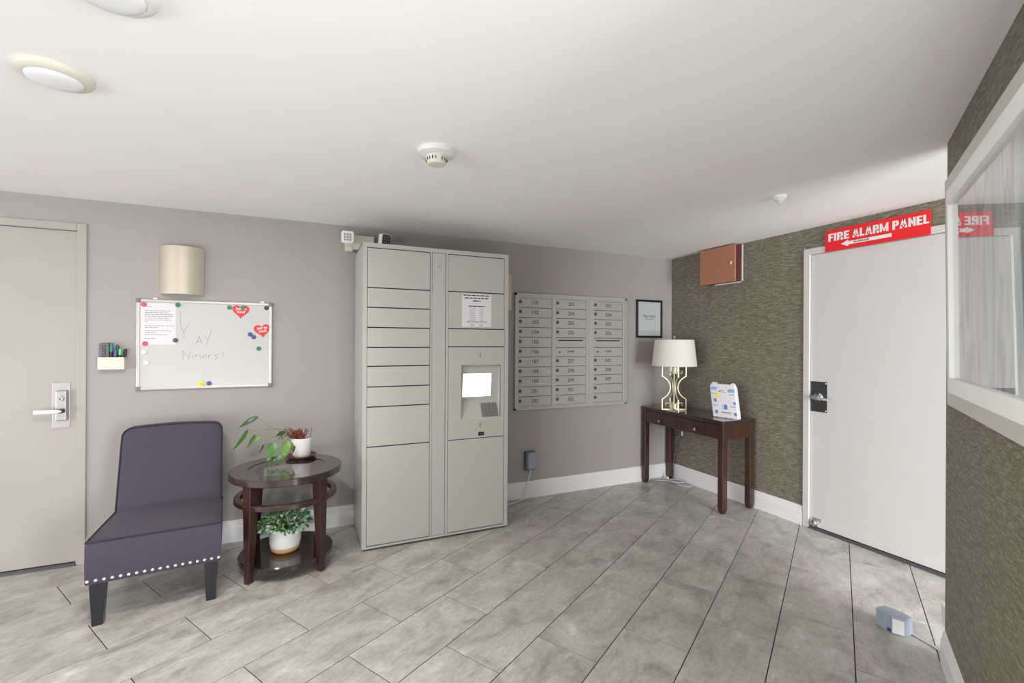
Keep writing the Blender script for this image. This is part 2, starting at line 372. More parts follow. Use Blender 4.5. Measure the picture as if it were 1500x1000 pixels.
# floor tiles: half-offset rows laid along DV
TW, THL = .3048, .3016
U0 = NV.dot(CAM) - 1.4904 * 1.3886; V0 = DV.dot(CAM) + .0356 * 1.3886
gap, th = .0021, .006
full = None
def tile_mesh(polys, cx, cy):
    mb = MB(); ch = .0011
    for p in polys:
        q = [(x - cx, y - cy) for x, y in p]
        mx = sum(a for a, b in q) / len(q); my = sum(b for a, b in q) / len(q)
        ins = []
        for x, y in q:
            d = math.hypot(x - mx, y - my); k = max(.2, 1 - 1.4 * ch / d) if d > 1e-6 else 1; ins.append((mx + (x - mx) * k, my + (y - my) * k))
        mb.loft([[(x, y, -th) for x, y in q], [(x, y, -.0008) for x, y in q], [(x, y, 0) for x, y in ins]])
    return mb
A2 = lambda v: (v.x, v.y)
rows = range(-20, 12); ntile = 0
for r in rows:
    for n in range(-24, 30):
        if (n % 2 == 0) == (r % 2 == 0): continue
        ua, ub = U0 + r * TW + gap, U0 + (r + 1) * TW - gap
        va, vb = V0 + n * THL + gap, V0 + (n + 2) * THL - gap
        P = [A2(NV * u + DV * v) for u, v in ((ua, va), (ub, va), (ub, vb), (ua, vb))]
        c = NV * ((ua + ub) / 2) + DV * ((va + vb) / 2)
        def rm(poly):
            for nn, d in (((0, 1), -.002), ((1, 0), -.002), ((-DV.x, -DV.y), -(DL + .002)), ((0, -1), 4.6)):
                if len(poly) >= 3: poly = clip(poly, nn, d)
            return poly
        if vb <= WC_E or ub <= WC_N: polys = [clip(rm(P), A2(NV), WC_N - .002)]
        elif va >= WC_E: polys = [rm(P)]
        else:
            a = clip(rm(P), A2(NV), WC_N - .002); b = clip(clip(rm(P), (-NV.x, -NV.y), -(WC_N - .002)), (-DV.x, -DV.y), -(WC_E + .002)); polys = [a, b]
        ok = []
        for p in polys:
            if len(p) < 3: continue
            ar = abs(sum(p[i][0] * p[(i + 1) % len(p)][1] - p[(i + 1) % len(p)][0] * p[i][1] for i in range(len(p)))) / 2
            if ar > 2e-4: ok.append(p)
        if not ok: continue
        if c.y < -5.0 or c.x < -7.2: continue
        whole = len(ok) == 1 and abs(abs(sum(ok[0][i][0] * ok[0][(i + 1) % len(ok[0])][1] - ok[0][(i + 1) % len(ok[0])][0] * ok[0][i][1] for i in range(len(ok[0])))) / 2 - (TW - 2 * gap) * (2 * THL - 2 * gap)) < 1e-6
        L = lambda p: [((Vector((x, y, 0)) - c).dot(DV), -(Vector((x, y, 0)) - c).dot(NV)) for x, y in p]
        if whole:
            if full is None: full = tile_mesh([L(ok[0])], 0, 0).mesh('tile', M['tile'])
            me = full
        else: me = tile_mesh([L(p) for p in ok], 0, 0).mesh('tile', M['tile'])
        o = bpy.data.objects.new('tile', me); COL.objects.link(o); o.parent = floor; o.location = c; o.rotation_euler = (0, 0, TD); ntile += 1

# baseboards
BP = [(0, 0), (.015, 0), (.015, .1), (.0125, .104), (.0125, .113), (.0095, .117), (.0095, .128), (.006, .133), (.006, .142), (.0, .147)]
def baseboard(name, x0, x1, loc=(0, 0, 0), rz=0):      # runs along local x, face towards local -y
    mb = MB().loft([[(x, -d, z) for d, z in BP] for x in (x0, x1)])
    return tag(O(name, mb, M['trim'], loc=loc, rot=(0, 0, rz)), kind='structure')
baseboard('baseboard_back', D1R + .002, -.002)
baseboard('baseboard_right', .016, -D2L - .004, (0, 0, 0), -PI / 2)
baseboard('baseboard_front', .0, 1.72, E0, TD + PI)

# left door (on the back wall)
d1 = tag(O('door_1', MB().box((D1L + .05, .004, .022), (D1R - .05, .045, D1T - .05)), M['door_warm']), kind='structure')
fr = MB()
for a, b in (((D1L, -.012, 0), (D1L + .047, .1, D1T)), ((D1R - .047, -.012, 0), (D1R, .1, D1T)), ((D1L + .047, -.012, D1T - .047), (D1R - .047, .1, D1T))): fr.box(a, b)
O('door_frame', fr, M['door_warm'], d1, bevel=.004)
O('threshold', MB().box((D1L + .047, -.02, 0), (D1R - .047, .08, .012)).box((D1L + .047, -.012, .012), (D1R - .047, .06, .017)), M['threshold'], d1)
pl = O('escutcheon_plate', MB().box((-4.884, -.002, .850), (-4.803, .004, 1.128)), M['satin'], d1, bevel=.0015)
bd = O('lock_body', MB().box((-4.860, -.032, .897), (-4.806, -.002, 1.079)), M['satin'], d1, bevel=.006, seg=3)
O('lock_cylinder', MB().loft([[(x, -.032, z) for x, z in circle(.017, 20, (-4.834, 1.032))], [(x, -.040, z) for x, z in circle(.0155, 20, (-4.834, 1.032))]]), M['satin'], d1, 40)
O('keyway', MB().box((-4.836, -.041, 1.024), (-4.832, -.0395, 1.036)), M['black'], d1)
O('lever_hub', MB().loft([[(x, -.03, z) for x, z in circle(.013, 18, (-4.824, .958))], [(x, -.07, z) for x, z in circle(.012, 18, (-4.824, .958))]]), M['dark'], d1, 40)
O('lever', MB().loft([[(x, y, z) for y, z in ((-.058, .949 + k), (-.058, .969 - k), (-.074, .969 - k), (-.074, .949 + k))] for x, k in ((-4.944, .0), (-4.94, -.001), (-4.85, -.001), (-4.822, .003), (-4.815, .006))]), M['white'], d1, bevel=.003).__setitem__('label', 'pale lever handle pointing left')
# right door (on the wallpapered wall)
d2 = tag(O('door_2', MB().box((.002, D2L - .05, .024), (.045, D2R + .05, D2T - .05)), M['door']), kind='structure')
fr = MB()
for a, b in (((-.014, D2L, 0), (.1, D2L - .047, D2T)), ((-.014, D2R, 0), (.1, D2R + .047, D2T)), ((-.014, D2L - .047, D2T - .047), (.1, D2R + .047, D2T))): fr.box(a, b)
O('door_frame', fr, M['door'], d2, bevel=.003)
O('threshold', MB().box((-.02, D2L - .047, 0), (.07, D2R + .047, .008)).box((-.008, D2L - .047, .008), (.06, D2R + .047, .018)), M['threshold'], d2)
O('door_sweep', MB().box((-.006, D2L - .053, .026), (.002, D2R + .053, .06)), M['door'], d2)
O('guard_plate', MB().box((-.002, -1.456, .882), (.002, -1.572, 1.106)), M['dark'], d2)
for y, z in ((-1.562, 1.094), (-1.562, .893)): O('screw', MB().lathe([(.004, 0), (.003, .0015)], 10).xf(Matrix.Translation((-.002, y, z)) @ Matrix.Rotation(-PI / 2, 4, 'Y')), M['chrome'], d2)
rose = MB().lathe([(.037, 0), (.037, .006), (.033, .012), (.016, .015), (.014, .045), (.018, .05), (.018, .06), (.0, .063)], 28).xf(Matrix.Translation((-.002, -1.512, .992)) @ Matrix.Rotation(-PI / 2, 4, 'Y'))
O('lever_rose', rose, M['chrome'], d2, 40)
lv = MB().loft([[(x + dx, y, z + dz) for dx, dz in ((-.007, -h), (.005, -h), (.005, h), (-.007, h))] for y, x, z, h in ((-1.495, -.056, .992, .012), (-1.512, -.06, .992, .014), (-1.54, -.062, .990, .012), (-1.58, -.058, .986, .010), (-1.615, -.052, .982, .009))])
O('lever', lv, M['satin'], d2, bevel=.003)
O('foot_bolt_plate', MB().box((-.005, -1.475, .028), (.002, -1.537, .088)), M['satin'], d2, bevel=.001)
O('foot_bolt_cup', MB().lathe([(.024, 0), (.026, .008), (.022, .022), (.014, .026), (.0, .027)], 24).xf(Matrix.Translation((-.004, -1.494, .05)) @ Matrix.Rotation(-PI / 2, 4, 'Y')), M['chrome'], d2, 40)

# ------------------------------------------------------------------ parcel locker
LX, LYF = -2.6175, -.535
lk = thing('parcel_locker', 'tall grey-green metal parcel locker with a lit touchscreen, standing against the back wall', 'parcel locker', (LX, -.29, 0))
X = lambda x: x - LX
Y = lambda y: y + .29
x0, x1, zt, zb = -3.141, -2.095, 2.041, .016
body = MB()
body.box((X(x0), Y(LYF + .012), zb), (X(x0) + .006, Y(-.03), zt)); body.box((X(x1) - .006, Y(LYF + .012), zb), (X(x1), Y(-.03), zt))
body.box((X(x0), Y(LYF + .012), zt - .006), (X(x1), Y(-.03), zt)); body.box((X(x0), Y(LYF + .012), zb), (X(x1), Y(-.03), zb + .006)); body.box((X(x0), Y(-.036), zb), (X(x1), Y(-.03), zt))
O('cabinet_body', body, M['locker'], lk)
bk = MB().box((X(x0) + .006, Y(LYF + .011), zb + .006), (X(-2.56), Y(LYF + .02), zt - .006)).box((X(-2.56), Y(LYF + .011), 1.352), (X(x1) - .006, Y(LYF + .02), zt - .006)).box((X(-2.56), Y(LYF + .011), zb + .006), (X(x1) - .006, Y(LYF + .02), .689))
O('gap_shade_sheet', bk, M['lockgap'], lk)  # dark sheet that paints the shade behind the locker door gaps
def strip(mb, a0, a1, c0, c1): mb.box((X(a0), Y(LYF), c0), (X(a1), Y(LYF + .013), c1))
ff = MB()
cl0, cl1, cm0, cm1, cr0, cr1 = -3.110, -2.692, -2.675, -2.581, -2.558, -2.129
strip(ff, x0, cl0 - .003, zb, zt); strip(ff, cr1 + .003, x1, zb, zt)
strip(ff, cl0 - .003, cr1 + .003, 2.012, zt); strip(ff, cl0 - .003, cr1 + .003, zb, .030)
strip(ff, cl1 + .003, cm0 - .003, .030, 2.012); strip(ff, cm1 + .003, cr0 - .003, .030, 2.012)
O('face_frame', ff, M['locker'], lk)
g = .0034
def ldoor(a0, a1, c0, c1):
    return O('locker_door', MB().box((X(a0), Y(LYF - .001), c0 + g), (X(a1), Y(LYF + .010), c1 - g)), M['locker'], lk, bevel=.0015, seg=1)
zl = [2.010, 1.745, 1.614, 1.481, 1.349, 1.223, 1.086, .953, .688, .032]
for a, b in zip(zl, zl[1:]): ldoor(cl0, cl1, b, a)
zr = [2.010, 1.747, 1.482, 1.352]
rdoors = [ldoor(cr0, cr1, b, a) for a, b in zip(zr, zr[1:])]; ldoor(cr0, cr1, .032, .689)
cdoor = O('control_door', MB().box((X(cm0), Y(LYF - .001), .032), (X(cm1), Y(LYF + .010), 2.010)), M['locker'], lk, bevel=.0015, seg=1)
O('keyhole', MB().loft([[(X(x), Y(LYF - .004), z) for x, z in circle(.010, 16, (-2.627, 1.915))], [(X(x), Y(LYF), z) for x, z in circle(.010, 16, (-2.627, 1.915))]]), M['chrome'], cdoor)
# kiosk panel with its recess
kx0, kx1, kz0, kz1 = -2.462, -2.157, .826, 1.222
kp = MB()
for a0, a1, c0, c1 in ((cr0, kx0, .6915, 1.3495), (kx1, cr1, .6915, 1.3495), (kx0, kx1, kz1, 1.3495), (kx0, kx1, .6915, kz0)): kp.box((X(a0), Y(LYF - .001), c0), (X(a1), Y(LYF + .010), c1))
yb = LYF + .058; zs = .955
prof = [(LYF - .001, kz1), (LYF + .03, kz1 - .014), (yb, zs), (LYF - .001, kz0)]
vs = [(X(xx), Y(y), z) for xx in (kx0, kx1) for y, z in prof]
kp.add(vs, [(0, 1, 5, 4), (1, 2, 6, 5), (2, 3, 7, 6), (0, 3, 2, 1), (4, 5, 6, 7)])
kiosk = O('kiosk_panel', kp, M['locker'], lk)
# screen on the back of the recess, keypad on the ledge
def onplane(pa, pb, t, off): # point between two profile points, lifted off the plane
    d = Vector((0, pb[0] - pa[0], pb[1] - pa[1])); nrm = Vector((0, d.z, -d.y)).normalized()
    if nrm.y > 0: nrm = -nrm
    return Vector((0, Y(pa[0]), pa[1])) + d * t + nrm * off
def plate(name, xa, xb, pa, pb, ta, tb, m, off=.003, parent=None):
    q = [onplane(pa, pb, ta, 0), onplane(pa, pb, ta, off), onplane(pa, pb, tb, off), onplane(pa, pb, tb, 0)]
    return O(name, MB().loft([[(X(xa), p.y, p.z) for p in q], [(X(xb), p.y, p.z) for p in q]]), m, parent or lk)
sc_ = plate('touchscreen', -2.436, -2.216, prof[1], prof[2], .20, .88, M['screen'], .003, kiosk)
sc_['label'] = 'bright white touchscreen'
plate('screen_bezel', -2.441, -2.211, prof[1], prof[2], .18, .90, M['locker'], .0015, kiosk)
plate('screen_content', -2.40, -2.25, prof[1], prof[2], .50, .60, M['paleyellow'], .0035, kiosk)['kind'] = 'stuff'
kpad = plate('keypad', -2.298, -2.172, prof[2], prof[3], .16, .90, M['keypad'], .003, kiosk)
for i in range(4):
    for j in range(4):
        ta = .16 + .74 * (j + .12) / 4; tb = .16 + .74 * (j + .88) / 4; xa = -2.298 + .126 * (i + .12) / 4
        q = [onplane(prof[2], prof[3], ta, .002), onplane(prof[2], prof[3], ta, .006), onplane(prof[2], prof[3], tb, .006), onplane(prof[2], prof[3], tb, .002)]
        if i == 0 and j == 0: kb = MB()
        kb.loft([[(X(xa), p.y, p.z) for p in q], [(X(xa + .126 * .76 / 4), p.y, p.z) for p in q]])
O('keypad_keys', kb, M['corner'], kiosk)
for xx, zz in ((-2.319, 1.294), (-2.318, .781)):
    O('latch_slot', MB().tube([(X(xx + .004), Y(LYF - .002), zz + .018), (X(xx - .001), Y(LYF - .002), zz + .006), (X(xx - .001), Y(LYF - .002), zz - .006), (X(xx + .004), Y(LYF - .002), zz - .016)], .0017, 5), M['ink'], kiosk)
O('card_reader', MB().box((X(-2.330), Y(LYF - .003), .706), (X(-2.286), Y(LYF), .732)), M['black'], kiosk)
O('card_slot', MB().box((X(-2.318), Y(LYF - .0045), .714), (X(-2.294), Y(LYF - .003), .724)), M['mgrey'], kiosk)
for xx in (x0 + .06, x1 - .06):
    for yy in (LYF + .06, -.08): O('foot', MB().lathe([(.016, 0), (.018, .004), (.018, .010), (.008, .012), (.008, .017)], 16, (X(xx), Y(yy), 0)), M['white'], lk)
# notice taped to the locker
def printed(mb, x0_, x1_, zz, h, y, mat_words=(.02, .06), gapw=.006, rnd=random):
    x = x0_
    while x < x1_ - .004:
        w = min(rnd.uniform(*mat_words), x1_ - x); mb.box((x, y - .0003, zz - h / 2), (x + w, y, zz + h / 2)); x += w + gapw
nt = thing('paper_notice', 'white printed notice taped on the locker door above the touchscreen', 'notice', (-2.347, LYF - .0015, 1.617))
O('sheet', MB().box((-.113, -.0006, -.12), (.113, 0, .12)), M['sheet'], nt)
b1, b2, b3 = MB(), MB(), MB()
for zz, w in ((.108, .104), (.088, .092), (.068, .03)): printed(b1, -w, w, zz, .008, -.0007, (.02, .045), .005)
printed(b1, -.062, .062, .03, .007, -.0007, (.02, .04), .005)
for k, zz in enumerate((.010, -.004, -.020, -.038, -.054, -.070)):
    tgt = b2 if k in (0, 1, 4) else b3
    printed(tgt, -.056, -.012, zz, .005, -.0007, (.015, .03), .003); printed(tgt, .022, .054, zz, .005, -.0007, (.012, .03), .003)
printed(b1, -.075, .075, -.083, .005, -.0007, (.02, .035), .005)
for zz in (-.1, -.112): printed(b3, -.05, -.02, zz, .005, -.0007, (.015, .03), .003); printed(b3, .022, .05, zz, .005, -.0007, (.012, .03), .003)
O('bold_print', b1, M['ink'], nt); O('pink_print', b2, M['inkpink'], nt); O('small_print', b3, M['inkgrey'], nt)

# ------------------------------------------------------------------ mailboxes
MC = (-1.198, 0, 1.305)
mbx = thing('mailbox_bank', 'silver-grey wall bank of numbered apartment mailboxes in three columns beside the locker', 'mailboxes', MC)
mx = lambda x: x - MC[0]; mz = lambda z: z - MC[2]
frm = MB()
ox0, ox1, oz0, oz1 = -1.803, -.597, .788, 1.821
cols = [(-1.769, -1.434), (-1.391, -1.062), (-.976, -.639)]
tops = 1.784; bots = .815
def fbar(a0, a1, c0, c1, y=-.018): frm.box((mx(a0), y, mz(c0)), (mx(a1), -.001, mz(c1)))
fbar(ox0, ox1, oz1 - .018, oz1, -.026); fbar(ox0, ox1, oz0, oz0 + .014, -.026); fbar(ox0, ox0 + .016, oz0, oz1, -.026); fbar(ox1 - .016, ox1, oz0, oz1, -.026)
fbar(ox0 + .016, cols[0][0], bots, tops); fbar(cols[2][1], ox1 - .016, bots, tops); fbar(ox0 + .016, ox1 - .016, tops, oz1 - .018); fbar(ox0 + .016, ox1 - .016, oz0 + .014, bots)
fbar(cols[0][1], cols[1][0], bots, tops); fbar(cols[1][1], cols[2][0], bots, tops)
O('bank_frame', frm, M['mail'], mbx)
O('column_trim', MB().box((mx(cols[1][1] + .03), -.022, mz(oz0 + .014)), (mx(cols[2][0] - .03), -.018, mz(oz1 - .018))).box((mx(cols[0][1] + .008), -.022, mz(oz0 + .014)), (mx(cols[0][1] + .035), -.018, mz(oz1 - .018))), M['mail'], mbx)
O('backing', MB().box((mx(ox0 + .016), -.006, mz(bots)), (mx(ox1 - .016), -.0005, mz(tops))), M['lockgap'], mbx)  # dark sheet, shade between the mailbox doors put into its colour
labels = [['101', '102', '103', '104', '105', '106', '107', '108', '109', '201', '202'],
          ['203', '204', '205', '206', None, 'M', '207', '208', '209', '301', '302'],
          ['303', '304', '305', '306', None, 'M', '307', '308', '309', '', '']]
lockm = MB().lathe([(.0155, 0), (.0155, .003), (.011, .004), (.011, .005), (0, .005)], 16).xf(Matrix.Rotation(PI / 2, 4, 'X')).mesh('lock', M['mgrey'], 40)
slotm = MB().box((-.0015, -.0062, -.006), (.0015, -.005, .006)).mesh('keyway', M['black'])
pitch = (tops - bots) / 11
for (ca, cb), lab in zip(cols, labels):
    w = cb - ca
    dmesh = MB().box((-w / 2 + .002, -.014, -pitch / 2 + .0022), (w / 2 - .002, -.006, pitch / 2 - .0022)).mesh('mailbox_door', M['maildoor'])
    for i, t in enumerate(lab):
        zc = tops - pitch * (i + .5)
        nm = 'outgoing_slot_panel' if t is None else 'mailbox_door'
        d = bpy.data.objects.new(nm, dmesh); COL.objects.link(d); d.parent = mbx; d.location = (mx((ca + cb) / 2), 0, mz(zc))
        if t is None:
            d['label'] = 'panel with a dark outgoing mail slot'
            O('mail_slot', MB().box((-w / 2 + .03, -.0145, .014), (w / 2 - .035, -.0135, .024)), M['black'], d)
            O('slot_hood', MB().box((-w / 2 + .005, -.026, .030), (w / 2 - .005, -.014, .036)), M['mail'], d)
        elif t == 'M':
            O('lock', MB().lathe([(.008, 0), (.008, .003), (0, .003)], 12).xf(Matrix.Translation((-w / 2 + .045, -.014, 0)) @ Matrix.Rotation(PI / 2, 4, 'X')), M['black'], d)
            text('lettering', 'U.S. MAIL', M['ink'], d, (.0, -.0142, .006), RA, .02, width=.075, bold=.0006)
            q = MB(); printed(q, -.038, .038, -.012, .005, -.0143, (.012, .024), .003); O('fine_print', q, M['inkgrey'], d)
        else:
            lo = bpy.data.objects.new('lock', lockm); COL.objects.link(lo); lo.parent = d; lo.location = (-w / 2 + .020, -.014, .008)
            ks = bpy.data.objects.new('keyway', slotm); COL.objects.link(ks); ks.parent = d; ks.location = (-w / 2 + .020, -.014, .008)
            if t: text('number', t, M['ink'], d, (0, -.0143, .002), RA, .044, height=.034, bold=.0)

# ------------------------------------------------------------------ whiteboard with magnets and papers
BC = (-4.085, 0, 1.36)
wbd = thing('whiteboard', 'wide white dry-erase board with faint handwriting, mounted left of the locker', 'whiteboard', BC)
bw, bh = .774, .588
O('board_surface', MB().box((-bw / 2 + .008, -.014, -bh / 2 + .008), (bw / 2 - .008, -.002, bh / 2 - .008)), M['board'], wbd)
fr = MB()
for a, b in (((-bw / 2, -.02, bh / 2 - .018), (bw / 2, -.001, bh / 2)), ((-bw / 2, -.02, -bh / 2), (bw / 2, -.001, -bh / 2 + .018)), ((-bw / 2, -.02, -bh / 2 + .018), (-bw / 2 + .018, -.001, bh / 2 - .018)), ((bw / 2 - .018, -.02, -bh / 2 + .018), (bw / 2, -.001, bh / 2 - .018))): fr.box(a, b)
O('aluminium_frame', fr, M['alu'], wbd, bevel=.004)
for sx in (-1, 1):
    for sz in (-1, 1): O('corner_cap', MB().box((sx * (bw / 2 - .024), -.0225, sz * (bh / 2 - .024)), (sx * (bw / 2 + .002), -.001, sz * (bh / 2 + .002))), M['corner'], wbd, bevel=.004)
for xx in (-.29, .325): O('hanging_hook', MB().box((xx - .012, -.008, bh / 2 - .002), (xx + .012, -.001, bh / 2 + .012)).lathe([(.006, 0), (.006, .006)], 12).xf(Matrix.Identity(4)), M['white'], wbd)
bx = lambda x: x - BC[0]; bz = lambda z: z - BC[2]
def stroke(mb, pts, r=.0009):
    mb.tube([(bx(x), -.0146, bz(z)) for x, z in pts], r, 4)
hw = MB()
for pts in ([(-4.240, 1.582), (-4.237, 1.50), (-4.232, 1.474), (-4.219, 1.440), (-4.218, 1.399)], [(-4.219, 1.440), (-4.207, 1.468), (-4.191, 1.505)],
            [(-4.150, 1.363), (-4.142, 1.392), (-4.134, 1.417), (-4.126, 1.392), (-4.116, 1.364)], [(-4.146, 1.384), (-4.120, 1.385)],
            [(-4.100, 1.416), (-4.092, 1.402), (-4.084, 1.394)], [(-4.063, 1.466), (-4.072, 1.425), (-4.084, 1.394), (-4.090, 1.359)],
            [(-4.223, 1.258), (-4.222, 1.290), (-4.224, 1.320), (-4.208, 1.295), (-4.190, 1.266), (-4.187, 1.290), (-4.186, 1.316)],
            [(-4.171, 1.290), (-4.170, 1.266)], [(-4.170, 1.303), (-4.169, 1.300)],
            [(-4.156, 1.266), (-4.154, 1.292), (-4.146, 1.284), (-4.136, 1.295), (-4.128, 1.290), (-4.125, 1.267)],
            [(-4.113, 1.280), (-4.094, 1.281), (-4.098, 1.293), (-4.108, 1.293), (-4.114, 1.279), (-4.106, 1.267), (-4.092, 1.268)],
            [(-4.080, 1.268), (-4.079, 1.294), (-4.077, 1.285), (-4.066, 1.294), (-4.060, 1.290)],
            [(-4.026, 1.292), (-4.040, 1.294), (-4.044, 1.284), (-4.028, 1.277), (-4.027, 1.267), (-4.044, 1.264)],
            [(-3.998, 1.318), (-3.995, 1.280)], [(-3.994, 1.266), (-3.993, 1.262)]): stroke(hw, pts)
O('handwriting', hw, M['inkgrey'], wbd)
yB = -.0146
pp = thing('letter_sheet', 'white typed letter held by magnets at the whiteboard top left', 'paper', (-4.356, yB, 1.495))
O('sheet', MB().box((-.094, -.0006, -.135), (.094, 0, .135)), M['sheet'], pp)
pr = MB()
for zz, a, b in ((.112, -.075, -.035), (.085, -.072, .07), (.073, -.072, .05), (.061, -.072, .08), (.049, -.072, .075), (.037, -.072, .06), (.025, -.072, .07), (.013, -.072, -.055), (-.012, -.072, .085), (-.024, -.072, -.005), (-.044, -.072, .07), (-.056, -.072, -.008), (-.07, -.072, .05), (-.095, -.072, -.01)): printed(pr, a, b, zz, .0042, -.0006, (.012, .03), .004)
O('small_print', pr, M['inkgrey'], pp)
magm = {}
def magnet(x, z, m, label, y=yB, r=.0145):
    k = m.name
    if k not in magm: magm[k] = MB().lathe([(r, 0), (r, .004), (r * .85, .0065), (0, .007)], 20).xf(Matrix.Rotation(PI / 2, 4, 'X')).mesh('magnet', m, 40)
    o = bpy.data.objects.new('magnet', magm[k]); COL.objects.link(o); o.location = (x, y, z)
    return tag(o, label, 'magnet', 'round magnets on the whiteboard')
yp = yB - .0008
magnet(-4.433, 1.619, M['mred'], 'red round magnet on the top left corner of the typed letter', yp)
magnet(-4.426, 1.367, M['mred'], 'red round magnet on the bottom left corner of the typed letter', yp)
magnet(-4.264, 1.389, M['mgrey'], 'dark grey round magnet at the bottom right corner of the typed letter', yp)
magnet(-4.252, 1.622, M['mgreen'], 'green round magnet at the top right corner of the typed letter')
magnet(-3.959, 1.616, M['mgreen'], 'green round magnet just left of the upper red heart')
magnet(-3.781, 1.334, M['mgreen'], 'green round magnet alone below the two blue ones on the whiteboard')
magnet(-3.734, 1.620, M['mblack'], 'black round magnet in the top right corner of the whiteboard')
magnet(-4.431, 1.311, M['white'], 'white round magnet at the left edge, just below the letter')
magnet(-4.418, 1.243, M['white'], 'white round magnet at the left edge, lowest below the letter')
magnet(-3.834, 1.433, M['mblue'], 'blue round magnet, upper of the touching pair beside the lower heart')
magnet(-3.812, 1.414, M['mblue'], 'blue round magnet, lower of the touching pair beside the lower heart')
magnet(-4.075, 1.099, M['mblue'], 'blue round magnet at the bottom edge beside the yellow one')
ym = thing('magnet', 'large yellow oval magnet at the bottom edge of the whiteboard', 'magnet', (-4.118, yB, 1.096), 0, 'round magnets on the whiteboard')
O('disc', MB().lathe([(.0165, 0), (.0165, .005), (.014, .0075), (0, .008)], 20).xf(Matrix.Diagonal((1.2, 1, 1, 1)) @ Matrix.Rotation(PI / 2, 4, 'X')), M['myellow'], ym, 40)
O('dark_mark', MB().box((-.006, -.0088, -.003), (-.002, -.008, .004)).box((.003, -.0088, -.004), (.006, -.008, .002)), M['ink'], ym)
def heart_pts(s, n=40):
    P = []
    for i in range(n):
        t = 2 * PI * i / n; P.append((s * 16 * math.sin(t) ** 3 / 16, s * (13 * math.cos(t) - 5 * math.cos(2 * t) - 2 * math.cos(3 * t) - math.cos(4 * t)) / 16))
    return P
for x, z, rz, lab in ((-3.891, 1.594, 0.02, 'red heart magnet reading JUST BE KIND near the top right of the whiteboard'), (-3.760, 1.464, -.12, 'tilted red heart magnet lower at the right edge of the whiteboard')):
    ht = thing('heart_magnet', lab, 'magnet', (x, yB, z), 0, 'red heart magnets')
    ht.rotation_euler = (0, rz, 0)
    O('heart', wallprism(heart_pts(.051), -.003, 0), M['heartred'], ht)
    text('lettering', 'Just be\nKind!', M['white'], ht, (.002, -.0032, .004), RA, .026, width=.066, bold=.0006)
magnet(-3.878, 1.617, M['mgreen'], 'green round magnet stuck on the upper red heart', yB - .0032)

# ------------------------------------------------------------------ sconce, caddy
sn = thing('wall_sconce', 'curved brushed metal wall sconce above the whiteboard', 'wall light', (-4.228, 0, 1.846))
hw_, sag, hh = .121, .088, .156
arc = []
for i in range(17):
    u = -1 + i / 8; arc.append((u * hw_, -.012 - sag * (1 - u * u) ** .8 if abs(u) < 1 else -.012))
sh = MB(); inn = [(x * .97, y + .004) for x, y in arc]
sh.loft([[(x, y, z) for x, y in arc] + [(x, y, z) for x, y in reversed(inn)] for z in (-hh, hh)])
O('curved_shade', sh, M['sconce'], sn, 30)
O('back_plate', MB().box((-.06, -.02, -.12), (.06, 0, .12)), M['dark'], sn)
O('bulb', MB().lathe([(.01, -.06), (.022, -.03), (.022, .04), (.0, .06)], 16, (0, -.045, 0)), M['white'], sn, 60)

cy = thing('marker_caddy', 'small cream plastic marker caddy fixed beside the left door', 'marker holder', (-4.589, 0, 1.242))
cb_ = MB().box((-.066, -.05, -.037), (.066, -.047, .037)).box((-.066, -.003, -.037), (.066, 0, .037)).box((-.066, -.047, -.037), (-.063, -.003, .037)).box((.063, -.047, -.037), (.066, -.003, .037)).box((-.063, -.047, -.037), (.063, -.003, -.034))
O('bin', cb_, M['cream'], cy)
O('rim', MB().box((-.069, -.053, .033), (.069, -.0498, .039)).box((.0655, -.053, .033), (.069, 0, .039)).box((-.069, -.053, .033), (-.0655, 0, .039)), M['cream'], cy)
er = thing('whiteboard_eraser', 'grey felt whiteboard eraser standing in the cream caddy', 'eraser', (-4.628, -.024, 1.2085))
O('felt', MB().box((-.024, -.012, 0), (.024, .004, .158)), M['eraser'], er, bevel=.003)
O('backing', MB().box((-.025, .004, 0), (.025, .012, .16)), M['dark'], er, bevel=.002)
text('lettering', 'EXPO', M['ink'], er, (0, -.0124, .11), (R(90), R(90), 0), .034, width=.075, bold=.0006)
def marker(x, y, m, hcap, tilt, label, top):
    o = thing('marker', label, 'marker', (x, y, 1.2085), 0, 'markers in the caddy'); o.rotation_euler = (0, tilt, 0)
    O('barrel', MB().lathe([(.0072, 0), (.0078, .004), (.0078, top - hcap), (.006, top - hcap)], 14), M['black'], o, 40)
    O('cap', MB().lathe([(.0085, top - hcap), (.0085, top - .012), (.0072, top - .003), (.004, top), (0, top)], 14), m, o, 40)
marker(-4.594, -.036, M['teal'], .055, .03, 'teal capped marker beside the eraser, tallest in the caddy', .162)
marker(-4.576, -.034, M['purple'], .05, .05, 'purple marker between the teal and bright green ones', .128)
marker(-4.549, -.036, M['lime'], .042, .02, 'bright green capped marker at the right of the caddy', .128)
marker(-4.536, -.018, M['mblack'], .05, .09, 'black marker leaning behind the bright green one', .125)
marker(-4.565, -.016, M['mgrey'], .05, -.01, 'dark grey marker standing at the back of the caddy', .150)

